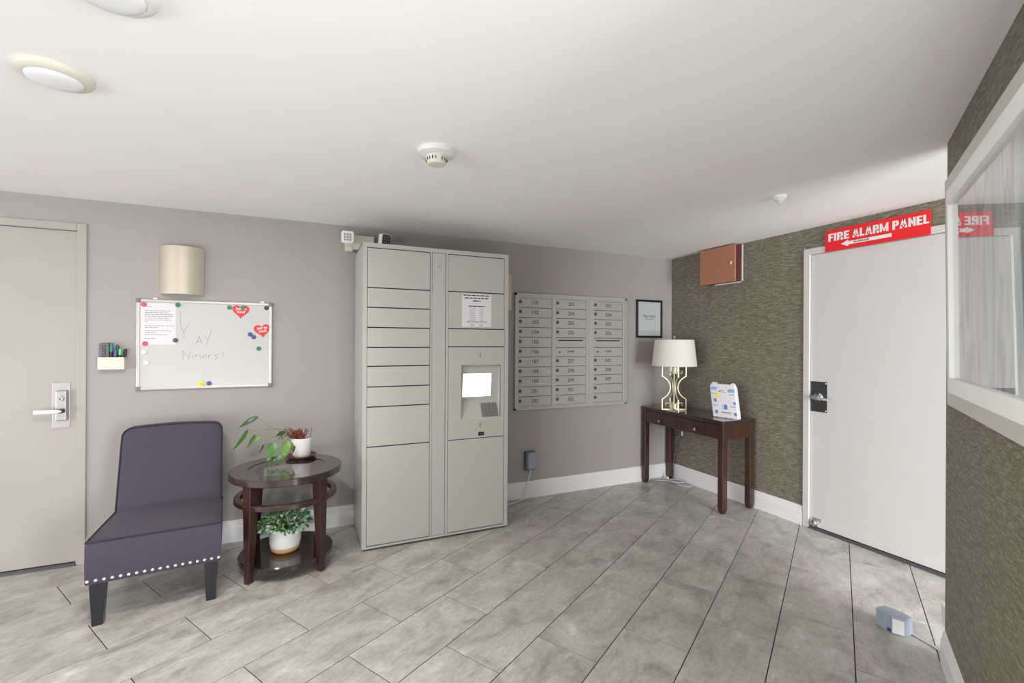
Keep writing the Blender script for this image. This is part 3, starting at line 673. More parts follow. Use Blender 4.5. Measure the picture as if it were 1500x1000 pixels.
# ------------------------------------------------------------------ slipper chair
ch = thing('slipper_chair', 'armless purple-grey upholstered slipper chair with nailhead trim and black legs', 'chair', (-4.172, -.815, 0), R(5.0))
wf_, wb_, dep = .276, .252, .5
def half(y): return wf_ + (wb_ - wf_) * y / .72
def seat_top(u, v):
    x = (u * 2 - 1); y = v * dep
    crown = (1 - abs(x) ** 3.5) * (1 - abs(2 * v * .86 - 1) ** 3.0)
    fz = .408 - .008 * v
    return (x * half(y), y, fz + .034 * crown)
nu, nv = 18, 18
sm = MB().grid(seat_top, nu, nv)
per = [(i / nu, 0) for i in range(nu + 1)] + [(1, j / nv) for j in range(1, nv + 1)] + [(1 - i / nu, 1) for i in range(1, nu + 1)] + [(0, 1 - j / nv) for j in range(1, nv)]
topring = [seat_top(u, v) for u, v in per]
sm.loft([[(x, y, z) for x, y, z in topring]] + [[(x * k, y - (.004 if y < .01 and k > 1 else 0), zz) for x, y, z in topring] for zz, k in ((.39, 1.008), (.30, 1.012), (.215, 1.006), (.205, .99))], cap=False)
sm.add([(x * .99, y, .205) for x, y, z in topring], [tuple(range(len(topring)))])
O('seat', sm, M['chair'], ch, 50)
pip = [Vector(seat_top(u, v)) + Vector((0, 0, .002)) for u, v in [(0, 1 - j / 12) for j in range(12)] + [(i / 12, 0) for i in range(12)] + [(1, j / 12) for j in range(13)]]
O('seat_piping', MB().tube([(p.x * 1.004, p.y - .002, p.z) for p in pip], .004, 6), M['piping'], ch, 60)
# backrest: outline (x, z along the slope) with rounded top corners
tilt = math.atan2(.14, .45)
def bk_pt(x, s, d):                # s: height along the back, d: depth towards the rear
    return (x, .452 + s * .30 - .30 * .19 + d, .19 + s)
ol = []
rt = .052; top = .672
for k in range(9): ol.append((-.262 + .010 * k / 8 * 0 + .0 * k, top * 0 + (top - rt) * k / 8))
left = [(-.246 - .012 * (1 - k / 8) * -1 * -1, (top - rt) * k / 8) for k in range(9)]
left = [(-(wb_ + .006) + .006 * (k / 8), (top - rt) * k / 8) for k in range(9)]
cornl = [(-wb_ + rt - rt * math.cos(R(a)), top - rt + rt * math.sin(R(a))) for a in (15, 30, 45, 60, 75, 90)]
topl = [(-wb_ + rt + (2 * (wb_ - rt)) * k / 8, top + .008 * math.sin(PI * k / 8)) for k in range(1, 8)]
outl = left + cornl + topl + [(-x, s) for x, s in reversed(cornl)] + [(-x, s) for x, s in reversed(left)]
cxs, css = 0, top / 2
rings = []
for k, d in ((.0, -.022), (.35, -.021), (.7, -.014), (.9, -.006), (.97, -.002), (1.0, .006), (1.0, .075), (.985, .085), (.5, .09), (0, .09)):
    rings.append([bk_pt(cxs + (x - cxs) * k, css + (s - css) * k, d) for x, s in outl])
O('backrest', MB().loft(rings, cap=False), M['chair'], ch, 50)
O('backrest_piping', MB().tube([bk_pt(x, s, .002) for x, s in outl], .0045, 6), M['piping'], ch, 60)
O('rear_piping', MB().tube([bk_pt(x * .99, s - .006, .086) for x, s in outl], .0035, 6), M['piping'], ch, 60)
for sx in (-1, 1):
    lg = MB().loft([[(sx * (.232 + dx * w), .03 + dy * w + o_, z) for dx, dy in ((-1, -1), (1, -1), (1, 1), (-1, 1))] for z, w, o_ in ((0, .021, -.008), (.206, .031, 0))])
    O('leg', lg, M['chairleg'], ch, bevel=.002)
    lg = MB().loft([[(sx * (.205 + dx * w), .56 + dy * w + o_, z) for dx, dy in ((-1, -1), (1, -1), (1, 1), (-1, 1))] for z, w, o_ in ((0, .02, .04), (.215, .028, 0))])
    O('leg', lg, M['chairleg'], ch, bevel=.002)
nm_ = MB().lathe([(.0085, 0), (.0075, .003), (.0045, .0055), (0, .0065)], 12).xf(Matrix.Rotation(PI / 2, 4, 'X')).mesh('nailhead', M['nail'], 60)
for i in range(18):
    xx = -.268 + .536 * i / 17
    o = bpy.data.objects.new('nailhead', nm_); COL.objects.link(o); o.parent = ch; o.location = (xx, -.004, .224)

# ------------------------------------------------------------------ round side table and its plants
TX, TY = -3.583, -.487
tb = thing('side_table', 'round espresso side table with inset glass top beside the chair', 'table', (TX, TY, 0))
N = 64
def ring(mb, ro, ri, z0, z1, n=N):
    mb.loft([[(r * math.cos(2 * PI * j / n), r * math.sin(2 * PI * j / n), z) for j in range(n)] for r, z in ((ri, z0), (ro - .004, z0), (ro, z0 + .004), (ro, z1 - .004), (ro - .004, z1), (ri, z1), (ri, z0))], cap=False); return mb
O('table_rim', ring(MB(), .318, .216, .563, .605), M['espresso_top'], tb, 30)
O('glass_insert', MB().add([(.2165 * math.cos(2 * PI * j / N), .2165 * math.sin(2 * PI * j / N), .602) for j in range(N)], [tuple(range(N))]), M['glass'], tb)
O('rim_ledge', ring(MB(), .217, .196, .585, .593), M['espresso'], tb, 30)
O('ring_rail', ring(MB(), .290, .256, .418, .450), M['espresso'], tb, 30)
O('lower_shelf', MB().lathe([(.0, .054), (.264, .054), (.268, .058), (.268, .086), (.264, .090), (0, .090)], N), M['shelfwood'], tb, 30)
for a in (45, 135, 225, 315):
    c, s = math.cos(R(a)), math.sin(R(a))
    lg = MB()
    for (z0, w0, r0), (z1, w1, r1) in (((0, .017, .272), (.563, .031, .258)),):
        lg.loft([[((r + dx * w) * c - dy * w * s, (r + dx * w) * s + dy * w * c, z) for dx, dy in ((-1, -1), (1, -1), (1, 1), (-1, 1))] for z, w, r in ((z0, w0, r0), (z1, w1, r1))])
    O('leg', lg, M['espresso'], tb, bevel=.003)

def leafmesh(base, tip, width, face=(0, -1, .3), curl=.15, fold=.25, sharp=1.0, n=8):
    b, t = Vector(base), Vector(tip); ax = t - b; L = ax.length; ax.normalize()
    f = Vector(face); f = (f - ax * f.dot(ax)).normalized(); sd = ax.cross(f)
    mb = MB(); rows_ = []
    for i in range(n + 1):
        u = i / n
        w = width * .5 * (math.sin(PI * min(1, u ** .62)) ** .9 if 0 < u < 1 else 0.0) + .0006
        c = b + ax * (L * u) + f * (curl * L * (math.sin(PI * u) * .5))
        rows_.append([c - sd * w - f * -fold * w, c, c + sd * w - f * -fold * w])
    vs = [p for r in rows_ for p in r] ; k = len(vs)
    vs += [p - f * .0007 for p in vs]
    fs = []
    for i in range(n):
        for j in range(2):
            a = i * 3 + j; fs.append((a, a + 1, a + 4, a + 3)); fs.append((k + a, k + a + 3, k + a + 4, k + a + 1))
        fs.append((i * 3, i * 3 + 3, k + i * 3 + 3, k + i * 3)); fs.append((i * 3 + 2, k + i * 3 + 2, k + i * 3 + 5, i * 3 + 5))
    return mb.add(vs, fs)

PX, PY, PZ = -3.503, -.275, .6165
sa = tag(O('saucer', MB().lathe([(.0, 0), (.072, 0), (.092, .012), (.097, .018), (.094, .019), (.072, .006), (0, .006)], 40), M['saucer'], None, 40, loc=(PX - .002, PY, .6055)), 'round brown saucer under the white pot on the side table', 'saucer')
p1 = thing('potted_vine', 'straggling green vine in a white pot on the side table top', 'potted plant', (PX, PY, PZ - .004))
pz = PZ - .004
O('pot', MB().lathe([(0, 0), (.052, 0), (.056, .004), (.0665, .122), (.0665, .126), (.0625, .126), (.061, .105), (0, .105)], 40), M['pot'], p1, 40)
O('soil', MB().lathe([(.061, .1), (.061, .108), (.03, .114), (0, .116)], 24), M['soil'], p1, 60)
lp = lambda x, z, y=-.36: (x - PX, y - PY, z - pz)
st = MB()
crown = lp(-3.535, .742, -.30)
for pts in ([(-3.535, .735, -.29), (-3.575, .79, -.31), (-3.625, .805, -.33), (-3.66, .815, -.34), (-3.70, .838, -.35), (-3.722, .868, -.355), (-3.742, .884, -.36), (-3.757, .905, -.36)],
            [(-3.535, .735, -.29), (-3.59, .795, -.31), (-3.65, .815, -.33), (-3.72, .817, -.35), (-3.78, .815, -.36), (-3.812, .826, -.36)],
            [(-3.54, .73, -.29), (-3.6, .77, -.32), (-3.66, .772, -.34), (-3.71, .782, -.35), (-3.745, .784, -.36), (-3.77, .79, -.36)],
            [(-3.54, .73, -.29), (-3.60, .765, -.34), (-3.65, .748, -.38), (-3.662, .735, -.40)],
            [(-3.54, .735, -.3), (-3.575, .765, -.36), (-3.59, .745, -.40)],
            [(-3.54, .735, -.3), (-3.572, .75, -.36), (-3.59, .70, -.41), (-3.595, .655, -.42)],
            [(-3.60, .77, -.34), (-3.64, .74, -.39), (-3.675, .66, -.42)],
            [(-3.66, .772, -.34), (-3.70, .755, -.36), (-3.724, .726, -.36)]):
    st.tube([lp(*q) for q in pts], .0016, 5)
O('stems', st, M['stem'], p1, 60)
leaves = [((-3.755, .907), (-3.862, .842), .031, 'leafdark', -.36, -.37, (.4, -1, .8)), ((-3.812, .829), (-3.892, .708), .026, 'leaf', -.36, -.38, (.8, -1, .2)),
          ((-3.77, .792), (-3.816, .716), .024, 'leaf', -.36, -.38, (.6, -1, .3)), ((-3.735, .78), (-3.77, .758), .022, 'leaflight', -.36, -.37, (.3, -1, .8)),
          ((-3.724, .727), (-3.75, .678), .010, 'leafdark', -.36, -.37, (1, -.6, .3)), ((-3.664, .745), (-3.688, .640), .058, 'leaf', -.40, -.43, (0, -1, .25)),
          ((-3.592, .748), (-3.606, .632), .060, 'leaflight', -.39, -.42, (.1, -1, .3)), ((-3.592, .668), (-3.66, .614), .036, 'leaf', -.41, -.43, (.2, -.7, .9)),
          ((-3.672, .660), (-3.706, .612), .034, 'leafdark', -.42, -.44, (0, -.8, .8)), ((-3.600, .79), (-3.66, .765), .032, 'leafdark', -.33, -.34, (0, -.6, .9)),
          ((-3.560, .73), (-3.588, .655), .034, 'leaflight', -.38, -.40, (.4, -1, .1)), ((-3.655, .655), (-3.676, .613), .024, 'leafdark', -.42, -.44, (.2, -.8, .7)),
          ((-3.545, .705), (-3.556, .652), .018, 'dried', -.36, -.37, (0, -1, .2))]
for (bx0, bz0), (tx, tz), w, m, y0, y1, fc in leaves:
    O('leaf', leafmesh(lp(bx0, bz0, y0), lp(tx, tz, y1), w, fc), M[m], p1, 60)
dr = MB(); rd = random.Random(3)
for i in range(70):
    a = rd.uniform(0, 2 * PI); r0 = rd.uniform(0, .03)
    b = Vector((-.01 + r0 * math.cos(a), r0 * math.sin(a) - .005, .112)); q = [b]
    d = Vector((rd.uniform(-.5, .35), rd.uniform(-.6, .2), 1)).normalized()
    for k in range(4):
        q.append(q[-1] + d * rd.uniform(.013, .026)); d = (d + Vector((rd.uniform(-.8, .7), rd.uniform(-.6, .6), rd.uniform(-.7, .4)))).normalized()
    dr.tube(q, rd.uniform(.0018, .004), 5)
for i in range(14):
    b = Vector((-.045 - .075 * i / 13, -.02, .178 - .012 * math.cos(i))); q = [b, b + Vector((rd.uniform(-.02, .01), rd.uniform(-.02, .02), rd.uniform(-.03, .015))), b + Vector((rd.uniform(-.03, .01), rd.uniform(-.02, .02), rd.uniform(-.05, 0)))]
    dr.tube(q, .0028, 5)
O('dried_stems', dr, M['dried'], p1, 60)
O('twig', MB().tube([(.054, -.01, .105), (.057, -.012, .15), (.061, -.012, .187)], .0028, 6), M['slate'], p1)

QX, QY, QZ = -3.592, -.505, .0905
p2 = thing('potted_leafy_plant', 'bushy variegated green plant in a white and tan pot on the lower shelf', 'potted plant', (QX, QY, QZ))
O('pot', MB().lathe([(.083, .034), (.0895, .06), (.091, .148), (.091, .152), (.086, .152), (.084, .128), (0, .128)], 40), M['pot'], p2, 40)
O('clay_band', MB().lathe([(0, 0), (.066, 0), (.078, .010), (.083, .022), (.0835, .0345), (.07, .0345)], 40), M['tanband'], p2, 40)
O('soil', MB().lathe([(.084, .12), (.083, .132), (0, .138)], 24), M['soil'], p2, 60)
rd = random.Random(5)
fo = [MB(), MB(), MB()]; stm = MB()
for i in range(560):
    th_ = rd.uniform(0, 2 * PI); ph = math.acos(rd.uniform(-.25, 1)); rr = rd.uniform(.55, 1) ** .6
    d = Vector((math.sin(ph) * math.cos(th_), math.sin(ph) * math.sin(th_), math.cos(ph)))
    c = Vector((d.x * .145 * rr + .004, d.y * .13 * rr, .165 + d.z * .085 * rr))
    if c.z < .155 and math.hypot(c.x, c.y) < .088: c.z += .03
    dd = (d + Vector((rd.uniform(-.8, .8), rd.uniform(-.8, .8), rd.uniform(-.9, .5)))).normalized()
    L = rd.uniform(.021, .034); fc = (d + Vector((rd.uniform(-.5, .5), rd.uniform(-.5, .5), rd.uniform(.1, .9))))
    m = leafmesh(c, c + dd * L, L * .62, fc, .2, .2, n=4)
    fo[rd.choice((0, 0, 1, 1, 1, 1, 2))].add(m.v, m.f)
    if i % 4 == 0: stm.tube([(c.x * .25, c.y * .25, .125), (c.x * .7, c.y * .7, (.125 + c.z) / 2 + .01), tuple(c)], .0014, 4)
M['vleafA'] = flat('mid_green_small_leaf', srgb(70, 124, 70), .35, var=.3, scale=60)
M['vleafB'] = flat('pale_variegated_leaf', srgb(176, 200, 178), .35, var=.4, scale=70)
M['vleafC'] = flat('yellow_green_small_leaf', srgb(126, 168, 86), .35, var=.3, scale=60)
for mb, m, nm in zip(fo, ('vleafA', 'vleafB', 'vleafC'), ('green_foliage', 'pale_foliage', 'lime_foliage')):
    o = O(nm, mb, M[m], p2, 60); o['kind'] = 'stuff'
O('stems', stm, M['stem'], p2)

# ------------------------------------------------------------------ console table, lamp, paper ream
CX, CY = -.217, -.513
ct = thing('console_table', 'narrow dark wood console table with two drawers against the wallpapered wall', 'console table', (CX, CY, 0))
tx0, tx1, ty0, ty1, tz = -.402 - CX, -.032 - CX, -1.008 - CY, -.018 - CY, .755
O('tabletop', MB().box((tx0, ty0, tz - .028), (tx1, ty1, tz)), M['espresso_top'], ct, bevel=.004)
ap = MB().box((tx0 + .02, ty0 + .012, .60), (tx0 + .03, ty1 - .012, .727)).box((tx1 - .03, ty0 + .02, .60), (tx1 - .018, ty1 - .02, .727)).box((tx0 + .03, ty0 + .012, .60), (tx1 - .03, ty0 + .026, .727)).box((tx0 + .03, ty1 - .026, .60), (tx1 - .03, ty1 - .012, .727))
O('apron', ap, M['red_oak'], ct)
lw = .052
for lx in (tx0 + .002, tx1 - .002 - lw):
    for ly in (ty0 + .004, ty1 - .004 - lw):
        r_ = [[(lx + lw / 2 + dx * w, ly + lw / 2 + dy * w, z) for dx, dy in ((-1, -1), (1, -1), (1, 1), (-1, 1))] for z, w in ((.0, .018), (.04, lw / 2), (.727, lw / 2))]
        O('leg', MB().loft(r_), M['red_oak'], ct, bevel=.0025)
for ya, yb_ in ((ty1 - .064, .013 + .0015), (.013 - .0015, ty0 + .064)):
    d = O('drawer', MB().box((tx0 + .008, yb_, .603), (tx0 + .022, ya, .717)), M['red_oak'], ct, bevel=.002)
    yc = (ya + yb_) / 2
    yc = (-.273 - CY) if ya > .1 else (-.711 - CY)
    kn = MB().loft([[(x, yc + dy * w, .645 + dz * w) for dy, dz in ((-1, -1), (1, -1), (1, 1), (-1, 1))] for x, w in ((tx0 + .009, .007), (tx0 - .006, .007), (tx0 - .008, .014), (tx0 - .014, .014), (tx0 - .020, .003))])
    O('knob', kn, M['pewter'], d)

lamp_c = (-.300, -.355, tz)
lm = thing('table_lamp', 'table lamp with a white drum shade on a champagne fretwork base', 'lamp', lamp_c, R(-24.3))
for k in range(4):
    mt = Matrix.Rotation(k * PI / 2, 4, 'Z')
    fm = MB()
    sq = lambda pts: fm.tube([(x, 0, z) for x, z in pts], .0062, 4, rot=PI / 4)
    sq([(.010, .007), (.112, .007), (.112, .103), (.088, .118), (.062, .142), (.044, .170), (.036, .200), (.0345, .212), (.036, .224), (.044, .254), (.062, .282), (.088, .306), (.112, .318), (.112, .412), (.010, .412)])
    sq([(.028, .012), (.028, .066), (.077, .066), (.077, .042)])
    sq([(.026, .408), (.026, .345), (.075, .345), (.075, .370)])
    fm.xf(mt); O('fretwork_panel', fm, M['gold'], lm)
O('center_rod', MB().lathe([(.020, 0), (.020, .006), (.006, .012), (.006, .40), (.012, .405), (.012, .43), (.004, .44), (.004, .66), (0, .66)], 16), M['gold'], lm, 40)
hz0, hz1, rb, rtp = .418, .662, .203, .177
O('lamp_shade', MB().lathe([(rb, hz0), (rtp, hz1), (rtp - .003, hz1), (rb - .003, hz0), (rb, hz0)], 56, cap=False), M['shade'], lm, 60)
O('shade_trim', ring(MB(), rtp + .0015, rtp - .004, hz1 - .007, hz1 + .002, 56), M['shade'], lm, 60)
O('shade_trim', ring(MB(), rb + .0015, rb - .004, hz0 - .002, hz0 + .008, 56), M['shade'], lm, 60)
sp = MB()
for k in range(3): a = 2 * PI * k / 3; sp.tube([(0, 0, .655), (rtp * .6 * math.cos(a), rtp * .6 * math.sin(a), .652), ((rtp - .002) * math.cos(a), (rtp - .002) * math.sin(a), .655)], .0025, 5)
O('shade_spider', sp, M['dark'], lm)
O('finial', MB().lathe([(.006, .655), (.010, .664), (.005, .668), (.009, .682), (.010, .692), (.006, .702), (0, .705)], 16), M['satin'], lm, 40)
O('bulb', MB().lathe([(.012, .44), (.014, .46), (.03, .51), (.028, .54), (0, .56)], 16, (.03, 0, 0)), M['white'], lm, 60)

rm_ang = math.atan2(-.061, -.218)
rmx = thing('paper_ream', 'white and blue wrapped ream of paper standing upright on the console table', 'paper ream', (-.222, -.888, tz), math.atan2(.061, -.218) + PI)
# local: +x runs along the face (towards the wall corner), -y would face the viewer
rmx.rotation_euler = (0, 0, math.atan2(-.218, .061))
RW, RH, RT = .218, .285, .05
def rbend(x, y, z):
    t = z / RH; return (x - .040 * max(0, t - 0.0) ** 1.0 * (1.35 - .35 * t) * (1 if t < .62 else 1) + .013 * max(0, t - .62), y + .012 * math.sin(PI * t) , z)
rb_ = MB()
nz = 10
rings = []
for k in range(nz + 1):
    z = RH * k / nz; tt = RT * (1 if k < nz else .55); ins = 0 if k < nz else .008
    rings.append([rbend(x, y, z) for x, y in ((-RW / 2 + ins, -tt / 2), (-RW / 6, -tt / 2 - .001), (RW / 6, -tt / 2 - .001), (RW / 2 - ins, -tt / 2), (RW / 2 - ins, tt / 2), (-RW / 2 + ins, tt / 2))])
rb_.loft(rings)
O('wrapper', rb_, M['sheet'], rmx, 40, bevel=.006)
O('wrapper_folds', MB().loft([[rbend(x * RW / 2, y, RH - .004) for x, y in ((-.92, -.012), (-.45, -.012), (-.45, .012), (-.92, .012))], [rbend(x * RW / 2, y, RH + .012) for x, y in ((-.8, -.002), (-.5, -.002), (-.5, .002), (-.8, .002))]]).loft([[rbend(x * RW / 2, y, RH - .004) for x, y in ((.55, -.012), (.96, -.012), (.96, .012), (.55, .012))], [rbend(x * RW / 2, y, RH + .012) for x, y in ((.7, -.002), (.9, -.002), (.9, .002), (.7, .002))]]), M['sheet'], rmx)
def rprint(mb, u0, u1, v0, v1):           # u,v in 0..1 over the face
    xs = lambda u: -RW / 2 + RW * u
    n = 3
    def fn(a, b):
        x = xs(u0 + (u1 - u0) * a); z = RH * (v0 + (v1 - v0) * b); p = rbend(x, -RT / 2 - .0022, z); return p
    mb.grid(fn, 1, n)
pb, pl_, pk, py_ = MB(), MB(), MB(), MB()
rprint(pl_, .03, .29, .82, .91); rprint(pl_, .72, .98, .77, .87); rprint(pb, .06, .27, .87, .9); rprint(pb, .75, .96, .83, .86)
for u, v, big in ((.10, .46, 1), (.44, .26, 1.4), (.10, .12, 1), (.86, .42, .8), (.84, .10, .9)):
    w, h = .13 * big, .10 * big
    rprint(pb, u + w * .35, u + w, v, v + h); rprint(pl_, u, u + w * .16, v, v + h); rprint(pl_, u + w * .16, u + w * .35, v, v + h * .2)
rnd2 = random.Random(2)
for u0, u1, v, h in ((.05, .28, .70, .018), (.76, .95, .69, .018), (.05, .26, .345, .02), (.74, .95, .345, .016), (.36, .74, .155, .03), (.55, .72, .115, .012), (.35, .42, .775, .03), (.43, .55, .80, .022), (.36, .62, .76, .014), (.34, .38, .89, .025), (.66, .70, .9, .02), (.12, .18, .015, .014), (.5, .55, .02, .018), (.68, .76, .015, .02), (.70, .715, .5, .03)):
    x = u0
    while x < u1:
        w = rnd2.uniform(.018, .04); rprint(pk, x, min(x + w, u1), v, v + h * rnd2.uniform(.6, 1)); x += w + .012
rprint(py_, .20, .40, .61, .69); rprint(py_, .23, .37, .60, .70)
O('light_blue_print', pl_, M['lightblue'], rmx); O('blue_print', pb, M['blue'], rmx); O('dark_print', pk, M['ink'], rmx); O('yellow_sticker', py_, M['yellow'], rmx)

# ------------------------------------------------------------------ things on the walls
cf = thing('framed_certificate', 'small black framed white print hanging right of the mailboxes', 'picture', (-.302, 0, 1.630))
fw, fh = .330, .383
fr = MB()
for a, b in (((-fw / 2, -.018, fh / 2 - .021), (fw / 2, -.001, fh / 2)), ((-fw / 2, -.018, -fh / 2), (fw / 2, -.001, -fh / 2 + .021)), ((-fw / 2, -.018, -fh / 2 + .021), (-fw / 2 + .021, -.001, fh / 2 - .021)), ((fw / 2 - .021, -.018, -fh / 2 + .021), (fw / 2, -.001, fh / 2 - .021))): fr.box(a, b)
O('frame', fr, M['black'], cf, bevel=.002)
sh_ = O('sheet', MB().box((-fw / 2 + .02, -.009, -fh / 2 + .02), (fw / 2 - .02, -.002, fh / 2 - .02)), M['sheet'], cf)
text('title', 'Alta Vista', M['ink'], sh_, (0, -.0093, .028), RA, .04, width=.155)
q = MB(); printed(q, -.055, .055, -.003, .008, -.0092, (.03, .05), .005); O('subtitle', q, M['inkgrey'], sh_)
q = MB(); printed(q, -.09, .09, -.125, .003, -.0092, (.03, .05), .005); O('fine_print', q, M['inkgrey'], sh_)
O('glazing', MB().add([(-fw / 2 + .019, -.0115, -fh / 2 + .019), (fw / 2 - .019, -.0115, -fh / 2 + .019), (fw / 2 - .019, -.0115, fh / 2 - .019), (-fw / 2 + .019, -.0115, fh / 2 - .019)], [(0, 1, 2, 3)]), M['glass'], cf)
tag(O('picture_nail', MB().lathe([(.004, 0), (.003, .004), (.0, .005)], 10).xf(Matrix.Translation((-.24, 0, 1.398)) @ Matrix.Rotation(PI / 2, 4, 'X')), M['ink']), 'bare nail head in the grey wall just below the black frame', 'nail')

rb2 = thing('junction_box', 'copper-brown painted metal box high in the corner under the ceiling', 'utility box', (0, -.66, 2.09))
dpt = .095
O('box_body', MB().box((-dpt + .012, -.188, -.158), (0, .188, .158)), M['copperdark'], rb2, bevel=.003)
cvr = O('cover', MB().box((-dpt, -.195, -.163), (-dpt + .012, .195, .160)), M['copper'], rb2, bevel=.003)
O('latch', MB().box((-dpt - .006, -.158, -.012), (-dpt, -.148, .012)), M['white'], cvr)
O('caulk_line', MB().box((-.006, -.197, -.168), (0, -.188, .162)).box((-.006, -.197, -.168), (0, .1, -.158)), M['trim'], rb2)

sg = thing('fire_panel_sign', 'red FIRE ALARM PANEL sign with white arrow above the right door', 'sign', (-.0145, -1.8775, 2.133))
O('sign_board', MB().box((-.006, -.313, -.077), (0, .313, .077)), M['red'], sg, bevel=.001)
def glyph(c, t=.27, h=.19):                       # heavy condensed capitals in a 1-high cell: (width, polygons)
    bxp = lambda x0, y0, x1, y1: [(x0, y0), (x1, y0), (x1, y1), (x0, y1)]
    w = .66
    if c == 'I': return t, [bxp(0, 0, t, 1)]
    if c == 'F': return .58, [bxp(0, 0, t, 1), bxp(t, 1 - h, .58, 1), bxp(t, .40, .53, .40 + h)]
    if c == 'E': return .60, [bxp(0, 0, t, 1), bxp(t, 1 - h, .60, 1), bxp(t, .41, .56, .41 + h), bxp(t, 0, .60, h)]
    if c == 'L': return .58, [bxp(0, 0, t, 1), bxp(t, 0, .58, h)]
    if c in 'PR':
        p = [bxp(0, 0, t, 1), [(t, 1 - h), (.46, 1 - h), (.46, 1), (t, 1)], [(t, .38), (.46, .38), (.46, .38 + h), (t, .38 + h)],
             [(.46, 1 - h), (.42, .9 - h), (.42, .48 + h - .1), (.46, .38 + h), (.46, .38), (.60, .42), (w + .03, .52), (w + .03, .86), (.60, .96), (.46, 1)]]
        if c == 'R': p += [bxp(t + .10, .30, w + .0, .40), [(.40, .40), (.44, 0), (.72, 0), (w + .02, .40)]]
        return (.72 if c == 'R' else w + .03), p
    if c == 'A': return .84, [[(0, 0), (.27, 0), (.50, 1), (.27, 1)], [(.57, 0), (.84, 0), (.57, 1), (.34, 1)], bxp(.2, .18, .64, .18 + h)]
    if c == 'N': return .76, [bxp(0, 0, t, 1), bxp(.76 - t, 0, .76, 1), [(t - .05, 1), (t - .05, .62), (.76 - t + .05, 0), (.76 - t + .05, .38)]]
    if c == 'M': return .98, [bxp(0, 0, t - .02, 1), bxp(.98 - t + .02, 0, .98, 1), [(t - .04, 1), (t - .04, .5), (.44, 0), (.54, 0), (.46, .40)], [(.98 - t + .04, 1), (.98 - t + .04, .5), (.54, 0), (.44, 0), (.52, .40)]]
def block_word(word, ax, az, width, height, x):
    adv, lay = 0, []
    for c in word:
        w, ps = glyph(c); lay.append((adv, ps)); adv += w + .09
    adv -= .09; k = width / adv; mb = MB()
    for off, ps in lay:
        for p in ps: mb.loft([[(xx, ax - (off + u) * k, az + v * height) for u, v in p] for xx in (x - .0007, x)])
    return mb
for wd, a0, a1 in (('FIRE', .2885, .1485), ('ALARM', .1275, -.0895), ('PANEL', -.1125, -.3055)):
    O('lettering', block_word(wd, a0, -.006, a0 - a1, .056, -.006), M['white'], sg)['kind'] = 'stuff'
ay = lambda y, z: (-.0068, y, z)
ar = [(.203, -.037), (.155, -.015), (.155, -.026), (-.108, -.025), (-.108, -.048), (.155, -.049), (.155, -.059)]
O('arrow', MB().loft([[(-.0072, y, z) for y, z in ar], [(-.006, y, z) for y, z in ar]]), M['white'], sg)
text('lettering', 'IN GARAGE', M['ink'], sg, (-.0076, .070, -.0375), RB, .02, width=.095, height=.013, bold=.0003)

# framed picture on the near wall: local x along DV, local -y towards the viewer
pz0, pz1 = 1.153, 2.028
pc = thing('framed_picture', 'large glazed picture in a pale silver frame on the near dark wall', 'picture', E0 - NV * .004 + Vector((0, 0, pz0)), TD + PI)
pc.rotation_euler = (.0125, 0, TD + PI)            # hangs with its top leaning out a little
s0, s1, ph = .262, 1.62, pz1 - pz0
k0, k1, q0, q1 = .050, .106, .040, .066       # bar insets: top and bottom, sides
def fourbars(mb, a, b, c, d, y0, y1):              # insets a..b top and bottom, c..d at the sides
    for p, q in (((s0 + c, y0, ph - b), (s1 - c, y1, ph - a)), ((s0 + c, y0, a), (s1 - c, y1, b)), ((s0 + c, y0, b), (s0 + d, y1, ph - b)), ((s1 - d, y0, b), (s1 - c, y1, ph - b))): mb.box(p, q)
    return mb
O('outer_frame', fourbars(MB(), 0, k0, 0, q0, -.030, -.002), M['frame_silver'], pc, bevel=.003)
O('inner_frame', fourbars(MB(), k0, k1, q0, q1, -.032, -.004), M['frame_white'], pc, bevel=.002)
O('artwork', MB().box((s0 + q0, -.006, k0), (s1 - q0, -.003, ph - k0)), M['art'], pc)
O('glazing', MB().add([(s0 + q1, -.017, k1), (s1 - q1, -.017, k1), (s1 - q1, -.017, ph - k1), (s0 + q1, -.017, ph - k1)], [(0, 1, 2, 3)]), M['picglass'], pc)

